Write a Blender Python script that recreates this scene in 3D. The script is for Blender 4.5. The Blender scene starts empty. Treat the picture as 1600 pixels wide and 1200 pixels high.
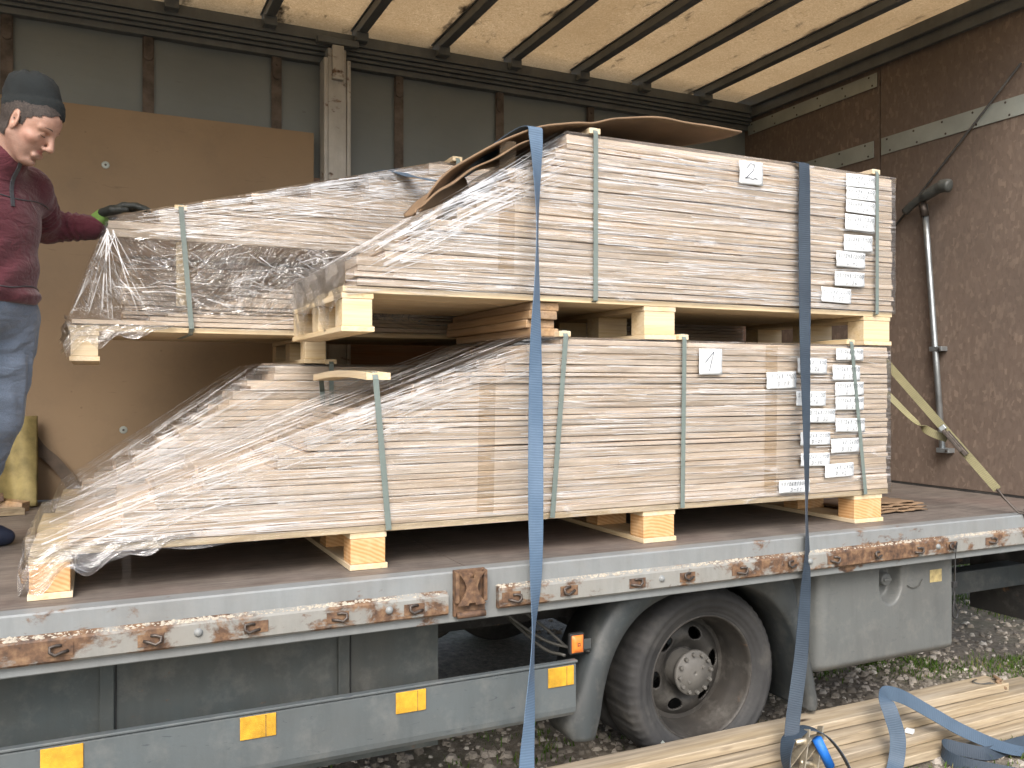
import bpy, math, random
import numpy as np
from mathutils import Vector, Matrix
R = math.radians
rnd = random.Random(11)
sc = bpy.context.scene
COL = sc.collection

# ------------------------------------------------------------------ camera, sky, sun, exposure
cam_d = bpy.data.cameras.new("camera")
cam = bpy.data.objects.new("camera", cam_d)
COL.objects.link(cam)
cam.location = (0, 0, .58)
cam.rotation_euler = (R(90), 0, R(-25.5))
cam_d.sensor_width = 36
cam_d.lens = 30.62
cam_d.clip_start = .05
cam_d.clip_end = 2000
sc.camera = cam

SUN_EL, SUN_AZ = 43, 208            # degrees; azimuth clockwise from +Y, the side the camera stands on
world = bpy.data.worlds.new("World")
sc.world = world
world.use_nodes = True
wt = world.node_tree
sky = wt.nodes.new('ShaderNodeTexSky')
sky.sky_type = 'NISHITA'
sky.sun_disc = False
sky.sun_elevation = R(SUN_EL)
sky.sun_rotation = R(SUN_AZ)
sky.air_density = 1.0
sky.dust_density = 4.0
sky.ozone_density = 1.0
bg = wt.nodes['Background']
hsv = wt.nodes.new('ShaderNodeHueSaturation')      # thin high overcast: a greyer sky
hsv.inputs['Saturation'].default_value = .7
wt.links.new(sky.outputs[0], hsv.inputs['Color'])
wt.links.new(hsv.outputs[0], bg.inputs[0])
bg.inputs[1].default_value = .15

sun_d = bpy.data.lights.new("sun", 'SUN')
sun_d.energy = 1.05
sun_d.angle = R(30)
sun_d.color = (1, .97, .94)
sun = bpy.data.objects.new("sun", sun_d)
COL.objects.link(sun)
az = R(SUN_AZ)
sun_dir = Vector((math.sin(az) * math.cos(R(SUN_EL)), math.cos(az) * math.cos(R(SUN_EL)), math.sin(R(SUN_EL))))
sun.rotation_euler = (-sun_dir).to_track_quat('-Z', 'Y').to_euler()
sun.location = sun_dir * 30

sc.view_settings.view_transform = 'Standard'
sc.view_settings.look = 'None'
sc.view_settings.gamma = 1
sc.view_settings.use_curve_mapping = False
sc.view_settings.exposure = 1.13
sc.cycles.use_denoising = True
sc.cycles.max_bounces = 7
sc.cycles.transparent_max_bounces = 14
sc.cycles.diffuse_bounces = 4
sc.cycles.glossy_bounces = 2
sc.cycles.caustics_reflective = False
sc.cycles.caustics_refractive = False

# ------------------------------------------------------------------ node helpers
class MT:
    def __init__(s, name):
        s.m = bpy.data.materials.new(name)
        s.m.use_nodes = True
        s.t = s.m.node_tree
        s.t.nodes.clear()
        s.out = s.t.nodes.new('ShaderNodeOutputMaterial')
    def n(s, typ, ins=None, **at):
        nd = s.t.nodes.new(typ)
        for k, v in at.items():
            setattr(nd, k, v)
        for k, v in (ins or {}).items():
            if isinstance(v, bpy.types.NodeSocket):
                s.t.links.new(v, nd.inputs[k])
            else:
                if isinstance(v, tuple) and len(v) == 3 and nd.inputs[k].type == 'RGBA':
                    v = v + (1,)
                nd.inputs[k].default_value = v
        return nd
    def pos(s): return s.n('ShaderNodeNewGeometry').outputs['Position']
    def obj(s): return s.n('ShaderNodeTexCoord').outputs['Object']
    def uv(s): return s.n('ShaderNodeTexCoord').outputs['UV']
    def rand(s): return s.n('ShaderNodeObjectInfo').outputs['Random']
    def map(s, v, scale=(1, 1, 1), rot=(0, 0, 0), loc=(0, 0, 0)):
        return s.n('ShaderNodeMapping', {'Vector': v, 'Scale': scale, 'Rotation': rot, 'Location': loc}).outputs[0]
    def vadd(s, a, b): return s.n('ShaderNodeVectorMath', {0: a, 1: b}, operation='ADD').outputs[0]
    def noise(s, v, scale=5, detail=4, rough=.55, dist=0):
        return s.n('ShaderNodeTexNoise', {'Vector': v, 'Scale': scale, 'Detail': detail, 'Roughness': rough, 'Distortion': dist}).outputs[0]
    def vor(s, v, scale=5, feature='F1', out=0):
        return s.n('ShaderNodeTexVoronoi', {'Vector': v, 'Scale': scale}, feature=feature).outputs[out]
    def ramp(s, f, *stops):
        nd = s.n('ShaderNodeValToRGB', {0: f})
        el = nd.color_ramp.elements
        while len(el) < len(stops): el.new(.5)
        for e, (p, c) in zip(el, stops):
            e.position = p
            e.color = (c, c, c, 1) if isinstance(c, (int, float)) else tuple(c) + (1,)
        return nd.outputs[0]
    def math(s, op, a, b=0.0, c=None):
        d = {0: a, 1: b}
        if c is not None: d[2] = c
        return s.n('ShaderNodeMath', d, operation=op).outputs[0]
    def mix(s, f, a, b, blend='MIX'):
        return s.n('ShaderNodeMix', {0: f, 6: a, 7: b}, data_type='RGBA', blend_type=blend).outputs[2]
    def bump(s, h, strength=.3, dist=.01):
        return s.n('ShaderNodeBump', {'Height': h, 'Strength': strength, 'Distance': dist}).outputs[0]
    def bsdf(s, col, rough=.6, metal=0, normal=None, **kw):
        d = {'Base Color': col, 'Roughness': rough, 'Metallic': metal}
        if normal is not None: d['Normal'] = normal
        d.update(kw)
        return s.n('ShaderNodeBsdfPrincipled', d).outputs[0]
    def done(s, sh):
        s.t.links.new(sh, s.out.inputs[0])
        return s.m

def rvec(t):          # a per-object offset so that copies do not repeat their grain
    r = t.rand()
    return t.n('ShaderNodeCombineXYZ', {0: t.math('MULTIPLY', r, 37.), 1: t.math('MULTIPLY', r, 91.), 2: t.math('MULTIPLY', r, 53.)}).outputs[0]

def wood(name, c0, c1, c2, along='x', vary=.35, rough=.65, knots=False, stretch=26):
    t = MT(name)
    p = t.vadd(t.pos(), rvec(t))
    sc_ = {'x': (1.2, stretch, stretch * 1.6), 'y': (stretch, 1.2, stretch * 1.6), 'z': (stretch, stretch, 1.2)}[along]
    g = t.noise(t.map(p, sc_), 3.0, 6, .6, .4)
    g2 = t.noise(t.map(p, tuple(v * .35 for v in sc_)), 2.2, 3, .5)
    col = t.ramp(g, (.25, c0), (.5, c1), (.75, c2))
    hs = t.n('ShaderNodeHueSaturation', {'Color': col, 'Value': t.math('ADD', t.math('MULTIPLY', t.rand(), vary), 1 - vary * .55),
             'Saturation': t.math('ADD', t.math('MULTIPLY', g2, .8), .6)}).outputs[0]
    if knots:
        k = t.vor(t.map(p, {'x': (2.2, 9, 9), 'y': (9, 2.2, 9), 'z': (9, 9, 2.2)}[along]), 1.0)
        hs = t.mix(t.ramp(k, (.05, 1.), (.13, 0.)), hs, (c0[0] * .28, c0[1] * .22, c0[2] * .2))
        wz = t.noise(t.map(p, tuple(v * .12 for v in sc_)), 3.0, 6, .7)
        hs = t.mix(t.ramp(wz, (.48, 0.), (.7, .65)), hs, (c0[0] * .45, c0[1] * .47, c0[2] * .52))
    return t.done(t.bsdf(hs, rough, normal=t.bump(g, .25, .002)))

M = {}
M['board'] = wood('pale_board', (.60, .455, .325), (.76, .625, .485), (.85, .735, .60), vary=.30)
M['pallet_x'] = wood('pallet_pine_long', (.54, .40, .24), (.66, .53, .34), (.72, .60, .41), vary=.18)
M['pallet_y'] = wood('pallet_pine_cross', (.54, .40, .24), (.66, .53, .34), (.72, .60, .41), 'y', vary=.18)
M['dunnage'] = wood('old_dunnage', (.22, .14, .08), (.36, .24, .14), (.45, .32, .2), 'y', knots=True)
M['plank'] = wood('rough_plank', (.18, .142, .095), (.315, .255, .175), (.43, .36, .26), vary=.42, knots=True, stretch=18)

def endgrain():
    t = MT('end_grain_block')
    o = t.vadd(t.map(t.obj(), (1, .15, 1)), t.map(rvec(t), (.01, 0, .01)))
    w = t.n('ShaderNodeTexWave', {'Vector': t.vadd(o, (-.06, 0, .09)), 'Scale': 26., 'Distortion': 2.5, 'Detail': 3.}, wave_type='RINGS', rings_direction='Y').outputs[1]
    nz = t.noise(t.map(t.pos(), (9, 9, 9)), 3, 4)
    col = t.mix(w, (.52, .27, .10), (.64, .39, .185))
    col = t.mix(t.ramp(nz, (.45, 0.), (.75, .45)), col, (.68, .54, .33))
    return t.done(t.bsdf(col, .75, normal=t.bump(w, .2, .002)))
M['block'] = endgrain()

def plain(name, col, rough=.6, metal=0, var=.15, scale=8, bump=.1, bscale=60, **kw):
    t = MT(name)
    p = t.pos()
    nz = t.noise(p, scale, 5, .6)
    c = t.mix(t.ramp(nz, (.3, 0.), (.7, 1.)), tuple(v * (1 - var) for v in col), tuple(min(1, v * (1 + var)) for v in col))
    h = t.noise(p, bscale, 3)
    return t.done(t.bsdf(c, rough, metal, t.bump(h, bump, .003), **kw))

def painted(name, col, dirt=(.10, .085, .065), rust=0., rough=.5, dirt_amt=.5, streak=True, scuff=.0):
    t = MT(name)
    p = t.pos()
    n1 = t.noise(p, 3.2, 6, .62)
    n2 = t.noise(t.map(p, (14, 14, 2.2) if streak else (9, 9, 9)), 1.6, 5, .6)
    c = t.mix(t.math('MULTIPLY', t.ramp(n1, (.36, 0.), (.72, 1.)), dirt_amt), col, dirt)
    c = t.mix(t.math('MULTIPLY', t.ramp(n2, (.45, 0.), (.8, 1.)), dirt_amt * .8), c, tuple(v * .55 for v in col))
    dust = t.noise(t.map(p, (5, 5, 5), loc=(3, 7, 1)), 2.0, 5, .7)
    c = t.mix(t.math('MULTIPLY', t.ramp(dust, (.5, 0.), (.8, 1.)), .25), c, (.30, .285, .255))
    if scuff:
        s1 = t.noise(t.map(p, (7, 7, 30), rot=(0, .5, 0)), 2.4, 3, .5, 1.2)
        c = t.mix(t.math('MULTIPLY', t.ramp(s1, (.66, 0.), (.72, 1.)), scuff), c, (.045, .055, .065))
    h = t.noise(p, 90, 3)
    if rust:
        rn = t.noise(t.map(p, (1, 1, 1.6)), 9, 8, .68, .3)
        rp = t.noise(p, 2.6, 3)
        rm = t.ramp(t.math('ADD', t.math('MULTIPLY', rn, .7), t.math('MULTIPLY', rp, .5)), (.745 - rust * .16, 0.), (.80 - rust * .15, 1.))
        rc = t.ramp(t.noise(p, 45, 5), (.28, (.045, .027, .019)), (.5, (.13, .072, .040)), (.75, (.25, .155, .085)))
        c = t.mix(rm, c, rc)
        h = t.math('ADD', h, rm)
    return t.done(t.bsdf(c, rough, 0, t.bump(h, .25, .002)))

M['edge'] = painted('grey_edge_steel', (.225, .243, .247), (.15, .138, .12), .35, .5, .5)
M['rail'] = painted('rusty_rail', (.255, .26, .245), (.19, .165, .13), 1.08, .65, .6)
M['bracket'] = painted('rusted_bracket', (.12, .075, .055), (.10, .055, .035), 1.6, .75, .5)
M['skirt'] = painted('grey_skirt_plastic', (.098, .116, .122), (.085, .085, .08), 0, .48, .5, scuff=.7)
M['fender'] = painted('grey_mudguard_plastic', (.048, .058, .062), (.072, .067, .06), 0, .55, .6)
M['tank'] = painted('grey_box_plastic', (.115, .123, .12), (.10, .095, .088), 0, .5, .4, scuff=.3)
M['under'] = painted('dark_green_grey_panel', (.060, .074, .076), (.085, .07, .05), .12, .5, .5)
M['chassis'] = painted('dark_chassis', (.03, .03, .03), (.045, .038, .03), .1, .7, .6)
M['rib'] = painted('roof_bow_steel', (.13, .145, .15), (.06, .06, .06), 0, .5, .5)
M['pillar'] = painted('worn_pillar_paint', (.50, .49, .46), (.14, .12, .10), .6, .6, .55)
M['alu'] = plain('riveted_alu_strip', (.36, .39, .36), .45, .25, .15, 6, .08)
M['zinc'] = plain('zinc_tube', (.42, .46, .48), .35, .8, .2, 12, .05)
M['steel'] = plain('worn_buckle_steel', (.42, .37, .28), .42, .75, .3, 40, .1)
M['darksteel'] = plain('dark_hook_steel', (.09, .075, .065), .5, .6, .35, 40, .15)
M['hat'] = plain('knit_beanie', (.009, .0125, .0135), .95, 0, .25, 30, .6, 260)
M['glove'] = plain('black_nitrile_glove', (.018, .021, .018), .6, 0, .3, 60, .4, 160)
M['glove_green'] = plain('green_glove_knit', (.13, .23, .05), .9, 0, .25, 60, .4, 200)
M['shoe'] = plain('navy_shoe', (.016, .024, .05), .6, 0, .3, 20, .2, 120)
M['zip'] = plain('grey_zip', (.045, .048, .055), .55, 0, .2, 90, .3, 200)
M['amber'] = plain('amber_lens', (.85, .22, .04), .3, 0, .1, 60, .25, 220)
M['black'] = plain('black_rubber_plastic', (.02, .02, .02), .6, 0, .3, 20, .2)
M['cable'] = plain('dirty_cable', (.07, .068, .06), .6, 0, .3, 20, .2)
M['paper'] = plain('white_paper_label', (.68, .71, .72), .8, 0, .03, 30, .15, 30)
M['ink'] = plain('pen_ink', (.05, .055, .075), .7, 0, .2, 30, 0)
M['hair'] = plain('short_dark_hair', (.045, .035, .030), .8, 0, .45, 160, .6, 380)
M['brow'] = plain('brow_hair', (.11, .075, .056), .8, 0, .3, 160, .4, 380)
M['inside'] = plain('dark_gap', (.03, .03, .03), .9)

def fabric(name, col, scale=420, var=.18):
    t = MT(name)
    p = t.pos()
    wv = t.noise(p, scale, 2, .6)
    fold = t.noise(t.map(p, (5, 5, 16)), 1.6, 3, .55, .6)
    big = t.noise(p, 5, 4)
    c = t.mix(t.ramp(big, (.3, 0.), (.75, 1.)), tuple(v * (1 - var) for v in col), tuple(v * (1 + var) for v in col))
    c = t.mix(t.ramp(wv, (.35, 0.), (.7, 1.)), c, tuple(min(1, v * 1.35 + .006) for v in col))
    rdg = t.math('ABSOLUTE', t.math('SUBTRACT', t.noise(t.map(p, (7, 7, 13), rot=(.3, .2, 0)), 1.3, 3, .5, 1.2), .5))
    lint = t.ramp(t.vor(p, 70.), (.03, 1.), (.06, 0.))
    c = t.mix(t.math('MULTIPLY', lint, .35), c, (.35, .31, .26))
    h = t.math('ADD', t.math('MULTIPLY', wv, .10), t.math('ADD', fold, t.math('MULTIPLY', rdg, 1.6)))
    return t.done(t.bsdf(c, .92, normal=t.bump(h, .38, .02), **{'Sheen Weight': .25}))
M['fleece'] = fabric('maroon_fleece', (.068, .0075, .0155))
M['trouser'] = fabric('blue_grey_trouser', (.105, .135, .185))

def skin():
    t = MT('skin')
    o = t.obj()
    n1 = t.noise(o, 34, 6, .65)
    c = t.mix(t.ramp(n1, (.32, 0.), (.70, 1.)), (.36, .20, .145), (.50, .30, .225))
    sx = t.n('ShaderNodeSeparateXYZ', {0: o})
    x, y, z = sx.outputs
    # shaved beard along the jaw, red lips, flushed cheeks: colours of the skin itself, in the head's own frame
    beard = t.math('MULTIPLY', t.ramp(z, (.0, 1.), (.001, 1.)), 1.0)
    bz = t.n('ShaderNodeMapRange', {0: z, 1: -.022, 2: -.05, 3: 0., 4: 1.}).outputs[0]
    st = t.ramp(t.noise(o, 420, 2), (.35, .35), (.65, 1.))
    c = t.mix(t.math('MULTIPLY', t.math('MULTIPLY', bz, st), .5), c, (.20, .135, .115))
    ck = t.n('ShaderNodeVectorMath', {0: o, 1: (.052, -.052, -.022)}, operation='DISTANCE').outputs['Value']
    c = t.mix(t.n('ShaderNodeMapRange', {0: ck, 1: .012, 2: .04, 3: .25, 4: 0.}).outputs[0], c, (.50, .22, .18))
    lp = t.n('ShaderNodeVectorMath', {0: t.map(o, (1, .45, 1.6)), 1: (.098, 0, -.0875)}, operation='DISTANCE').outputs['Value']
    c = t.mix(t.n('ShaderNodeMapRange', {0: lp, 1: .009, 2: .016, 3: .8, 4: 0.}).outputs[0], c, (.42, .17, .15))
    return t.done(t.bsdf(c, .5, normal=t.bump(t.noise(o, 260, 3), .12, .002), **{'Subsurface Weight': .12, 'Subsurface Radius': (.012, .005, .003)}))
M['skin'] = skin()

def deckply():
    t = MT('worn_deck_plywood')
    p = t.pos()
    a = t.noise(t.map(p, (2.5, 20, 1)), 2.2, 8, .72, .8)
    b = t.noise(p, 4.5, 8, .72)
    c = t.ramp(a, (.3, (.060, .049, .042)), (.52, (.130, .110, .095)), (.78, (.235, .208, .182)))
    c = t.mix(t.ramp(b, (.42, 0.), (.75, .7)), c, (.24, .205, .175))
    scr = t.noise(t.map(p, (2.5, 55, 1), rot=(0, 0, .5)), 1.5, 3, .5, 1.5)
    c = t.mix(t.math('MULTIPLY', t.ramp(scr, (.68, 0.), (.73, 1.)), .4), c, (.33, .29, .25))
    rd = t.noise(t.map(p, (1, 1, 1), loc=(4, 2, 0)), 1.3, 4)
    c = t.mix(t.math('MULTIPLY', t.ramp(rd, (.5, 0.), (.65, 1.)), .22), c, (.17, .095, .078))
    return t.done(t.bsdf(c, .62, normal=t.bump(a, .35, .003)))
M['deck'] = deckply()

def osb():
    t = MT('dark_osb')
    p = t.map(t.pos(), (1, 1, .55))
    v = t.n('ShaderNodeTexVoronoi', {'Vector': t.vadd(t.map(p, (60, 60, 60)), t.map(t.n('ShaderNodeTexNoise', {'Vector': p, 'Scale': 9., 'Detail': 3.}).outputs[1], (3, 3, 3))), 'Scale': 1.}, distance='CHEBYCHEV')
    g = t.n('ShaderNodeSeparateColor', {0: v.outputs[1]}).outputs[0]
    big = t.noise(t.pos(), 1.6, 5, .6)
    c = t.ramp(g, (.0, (.158, .118, .093)), (.4, (.172, .129, .102)), (.8, (.188, .143, .114)), (.985, (.25, .19, .148)))
    c = t.mix(t.ramp(big, (.35, 0.), (.75, .7)), c, (.12, .094, .078))
    fine = t.noise(t.map(t.pos(), (40, 40, 14)), 2, 4, .6)
    c = t.mix(t.ramp(fine, (.55, 0.), (.8, .5)), c, (.075, .050, .038))
    return t.done(t.bsdf(c, .6, normal=t.bump(t.math('ADD', g, fine), .2, .004)))
M['osb'] = osb()

def curtain():
    t = MT('grey_pvc_curtain')
    p = t.pos()
    a = t.noise(p, 1.3, 5, .6)
    c = t.ramp(a, (.3, (.145, .165, .168)), (.7, (.185, .208, .21)))
    d = t.noise(t.map(p, (3, 3, 9)), 2.4, 6, .7)
    c = t.mix(t.ramp(d, (.66, 0.), (.78, .55)), c, (.035, .034, .032))
    r_ = t.noise(t.map(p, (2, 2, 7), loc=(1, 5, 2)), 1.4, 3)
    return t.done(t.bsdf(c, .55, normal=t.bump(r_, .25, .02)))
M['curtain'] = curtain()
M['webbing_brown'] = plain('dirty_curtain_webbing', (.105, .085, .072), .85, 0, .5, 14, .3, 200)

def fibreboard():
    t = MT('tan_fibreboard')
    p = t.pos()
    a = t.noise(p, 1.1, 5, .55)
    c = t.ramp(a, (.3, (.245, .168, .098)), (.7, (.295, .208, .124)))
    s_ = t.noise(t.map(p, (3, 3, 26), rot=(0, .15, 0)), 2.0, 4, .6, .6)
    c = t.mix(t.ramp(s_, (.66, 0.), (.72, .5)), c, (.15, .095, .055))
    dk = t.noise(p, 3.2, 7, .7)
    c = t.mix(t.ramp(dk, (.5, 0.), (.72, .35)), c, (.16, .115, .075))
    sp = t.vor(t.map(p, (3, 3, 3)), 3.)
    c = t.mix(t.ramp(sp, (.03, .6), (.06, 0.)), c, (.15, .10, .06))
    return t.done(t.bsdf(c, .7, normal=t.bump(t.noise(p, 150, 2), .05, .002)))
M['tan'] = fibreboard()

def grp():
    t = MT('translucent_grp_roof')
    p = t.pos()
    fib = t.noise(t.map(p, (12, 12, 1)), 2.5, 7, .75, 3.5)
    big = t.noise(p, 1.5, 5, .6)
    c = t.ramp(fib, (.35, (.47, .38, .255)), (.52, (.62, .515, .375)), (.68, (.80, .70, .55)))
    c = t.mix(t.ramp(big, (.4, 0.), (.75, .55)), c, (.50, .40, .27))
    gx = t.n('ShaderNodeSeparateXYZ', {0: t.n('ShaderNodeTexCoord').outputs['Generated']}).outputs[0]
    edge = t.math('MAXIMUM', t.ramp(gx, (.0, 1.), (.24, 0.)), t.ramp(gx, (.86, 0.), (1., .7)))
    mold = t.noise(t.map(p, (7, 2.6, 1)), 1.3, 7, .7)
    mm = t.math('ADD', mold, t.math('MULTIPLY', edge, .22))
    c = t.mix(t.ramp(mm, (.60, 0.), (.76, .92)), c, (.035, .03, .026))
    d = t.n('ShaderNodeBsdfDiffuse', {0: c}).outputs[0]
    tr = t.n('ShaderNodeBsdfTranslucent', {0: c}).outputs[0]
    return t.done(t.n('ShaderNodeMixShader', {0: .72, 1: d, 2: tr}).outputs[0])
M['grp'] = grp()

def rubber():
    t = MT('dusty_tyre_rubber')
    p = t.pos()
    a = t.noise(p, 7, 6, .65)
    c = t.ramp(a, (.3, (.020, .020, .021)), (.55, (.036, .036, .036)), (.8, (.085, .080, .072)))
    b = t.noise(t.map(p, (1, 1, 1), loc=(9, 1, 3)), 3.5, 5, .7)
    c = t.mix(t.ramp(b, (.5, 0.), (.75, .5)), c, (.11, .104, .095))
    return t.done(t.bsdf(c, .8, normal=t.bump(t.noise(p, 60, 4), .3, .003)))
M['rubber'] = rubber()
M['rim'] = painted('dusty_rim_steel', (.026, .025, .023), (.06, .051, .042), .1, .6, .7, False)
M['hub'] = painted('grey_dusty_hub', (.115, .11, .10), (.075, .068, .06), .1, .6, .5, False)

def webbing(name, c0, c1, ws=240.):
    t = MT(name)
    u = t.uv()
    w = t.n('ShaderNodeTexWave', {'Vector': u, 'Scale': ws / 6.283, 'Distortion': .6}, bands_direction='X').outputs[1]
    e = t.n('ShaderNodeTexWave', {'Vector': u, 'Scale': 70.}, bands_direction='Y').outputs[1]
    n1 = t.noise(t.pos(), 6, 5, .65)
    c = t.mix(t.ramp(n1, (.3, 0.), (.72, 1.)), c0, c1)
    c = t.mix(t.math('MULTIPLY', w, .35), c, tuple(v * .55 for v in c0))
    h = t.math('ADD', w, t.math('MULTIPLY', e, .4))
    return t.done(t.bsdf(c, .62, normal=t.bump(h, .35, .0012)))
M['blue'] = webbing('blue_webbing', (.075, .128, .20), (.125, .19, .275))
M['bluedark'] = webbing('dark_blue_webbing', (.021, .034, .052), (.044, .065, .09))
M['blueworn'] = webbing('worn_blue_webbing', (.042, .072, .11), (.075, .115, .165))
M['bluebright'] = plain('bright_blue_sleeve', (.01, .13, .48), .55, 0, .15, 40, .2, 160)
M['yellow'] = webbing('olive_yellow_webbing', (.17, .155, .075), (.25, .225, .115))
M['band'] = plain('grey_green_pet_band', (.15, .185, .17), .45, 0, .1, 30, .25, 240)
M['card'] = plain('brown_cardboard', (.20, .13, .075), .85, 0, .18, 5, .15, 40)
M['yellow_sheet'] = plain('yellow_sack', (.26, .21, .085), .75, 0, .35, 14, .5, 26)
M['brownstrap'] = plain('brown_strap', (.085, .062, .045), .8, 0, .3, 20, .3)
M['reflector'] = plain('yellow_reflector', (.56, .31, .025), .4, 0, .3, 22, .6, 420)

def film(name='stretch_film', crumple=False, veil=1.):
    t = MT(name)
    u = t.uv()
    s1 = t.noise(t.map(u, (1.6, 75, 1)), 1.0, 5, .6, .5)
    s2 = t.noise(t.map(u, (5, 34, 1), rot=(0, 0, .3)), 1.0, 4, .65, .8)
    blot = t.noise(t.map(u, (2.2, 3.5, 1)), 1.0, 4, .6)
    st = t.math('MULTIPLY', t.ramp(s1, (.53, 0.), (.64, 1.)), t.ramp(blot, (.36, .10), (.62, 1.)))
    st2 = t.math('MULTIPLY', t.ramp(s2, (.58, 0.), (.66, 1.)), t.ramp(blot, (.45, 0.), (.66, 1.)))
    milk_glint = t.math('MINIMUM', t.math('ADD', t.math('MULTIPLY', st, .20 if crumple else .44 * veil), t.math('MULTIPLY', st2, .25 if crumple else .5 * veil)), .7)  # white streaks: milky film together with painted specular highlights
    hgt = t.math('ADD', t.math('MULTIPLY', s1, .8), s2)
    if crumple:
        cr = t.noise(t.map(u, (9, 15, 1), rot=(0, 0, -.5)), 1.0, 3, .5, 1.6)
        rid = t.math('ABSOLUTE', t.math('SUBTRACT', cr, .5))
        hgt = t.math('ADD', t.math('MULTIPLY', rid, 7.), t.math('MULTIPLY', hgt, .6))
        milk_glint = t.math('MAXIMUM', milk_glint, t.ramp(rid, (.0, .5), (.016, 0.)))  # crumple ridges coloured white in place of glints
    nrm = t.bump(hgt, .9, .012)
    fr = t.n('ShaderNodeFresnel', {'IOR': 1.5, 'Normal': nrm}).outputs[0]
    fac_g = t.math('MINIMUM', t.math('MULTIPLY', fr, 3.6 if crumple else 1.15), .8)
    tr = t.n('ShaderNodeBsdfTransparent', {0: (.99, .99, .99)}).outputs[0]
    gl = t.n('ShaderNodeBsdfGlossy', {0: (1., 1., 1.), 'Roughness': .11, 'Normal': nrm}).outputs[0]
    df = t.n('ShaderNodeBsdfDiffuse', {0: (.90, .90, .91)}).outputs[0]
    tl = t.n('ShaderNodeBsdfTranslucent', {0: (.90, .90, .91)}).outputs[0]
    wh = t.n('ShaderNodeMixShader', {0: .3, 1: df, 2: tl}).outputs[0]
    a = t.n('ShaderNodeMixShader', {0: milk_glint, 1: tr, 2: wh}).outputs[0]
    return t.done(t.n('ShaderNodeMixShader', {0: fac_g, 1: a, 2: gl}).outputs[0])
M['film'] = film()
M['film_crumpled'] = film('crumpled_film', True)
M['film_clear'] = film('clear_tight_film', veil=.55)

def pleat_highlight():
    t = MT('film_pleat')
    tr = t.n('ShaderNodeBsdfTransparent', {0: (.97, .97, .97)}).outputs[0]
    gl = t.n('ShaderNodeBsdfGlossy', {0: (1., 1., 1.), 'Roughness': .25}).outputs[0]
    df = t.n('ShaderNodeBsdfDiffuse', {0: (.86, .86, .87)}).outputs[0]  # white body colour also stands in for highlights on the strands
    wh = t.n('ShaderNodeMixShader', {0: .35, 1: df, 2: gl}).outputs[0]
    nz = t.noise(t.map(t.pos(), (6, 6, 6)), 2., 3)
    return t.done(t.n('ShaderNodeMixShader', {0: t.ramp(nz, (.3, .2), (.65, .85)), 1: tr, 2: wh}).outputs[0])
M['pleat_highlight'] = pleat_highlight()

def tape():
    t = MT('brown_clear_tape')
    tr = t.n('ShaderNodeBsdfTransparent', {0: (.97, .93, .86)}).outputs[0]
    d = t.bsdf((.42, .31, .20), .4)
    return t.done(t.n('ShaderNodeMixShader', {0: .16, 1: tr, 2: d}).outputs[0])
M['tape'] = tape()

def groundmat():
    t = MT('muddy_gravel_ground')
    p = t.pos()
    a = t.noise(p, 1.1, 6, .65)
    b = t.noise(p, 28, 6, .7)
    c = t.ramp(b, (.3, (.085, .071, .055)), (.55, (.20, .172, .135)), (.8, (.34, .30, .25)))
    c = t.mix(t.ramp(a, (.48, 0.), (.66, .6)), c, (.055, .075, .025))
    return t.done(t.bsdf(c, .9, normal=t.bump(b, .7, .03)))
M['ground'] = groundmat()

def stonemat():
    t = MT('gravel_stone')
    is_ = t.n('ShaderNodeNewGeometry').outputs['Random Per Island']
    c = t.ramp(is_, (.0, (.15, .132, .108)), (.5, (.25, .222, .183)), (.9, (.36, .325, .28)), (1., (.52, .49, .44)))
    return t.done(t.bsdf(c, .85, normal=t.bump(t.noise(t.pos(), 60, 4), .4, .005)))
M['stone'] = stonemat()

def grassmat():
    t = MT('short_grass')
    is_ = t.n('ShaderNodeNewGeometry').outputs['Random Per Island']
    c = t.ramp(is_, (.0, (.055, .105, .018)), (.6, (.10, .175, .036)), (.85, (.13, .175, .05)), (1., (.22, .19, .09)))
    d = t.n('ShaderNodeBsdfDiffuse', {0: c}).outputs[0]
    tr = t.n('ShaderNodeBsdfTranslucent', {0: c}).outputs[0]
    return t.done(t.n('ShaderNodeMixShader', {0: .3, 1: d, 2: tr}).outputs[0])
M['grass'] = grassmat()

# ------------------------------------------------------------------ mesh helpers
def link(name, me, parent=None, mat=None, smooth=False):
    if mat is not None:
        me.materials.append(M[mat] if isinstance(mat, str) else mat)
    if smooth:
        me.polygons.foreach_set('use_smooth', [True] * len(me.polygons))
    o = bpy.data.objects.new(name, me)
    COL.objects.link(o)
    if parent is not None:
        o.parent = parent
        o.matrix_parent_inverse = Matrix.Translation(-pworld(parent))
    return o

def pworld(o):          # meshes are written in world metres, so only an Empty's own place has to be undone
    return Vector(o.location)

def tag(o, label, cat, group=None):
    o['label'] = label
    o['category'] = cat
    if group: o['group'] = group
    return o

def empty(name, loc=(0, 0, 0)):
    o = bpy.data.objects.new(name, None)
    o.location = loc
    o.empty_display_size = .1
    COL.objects.link(o)
    return o

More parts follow.
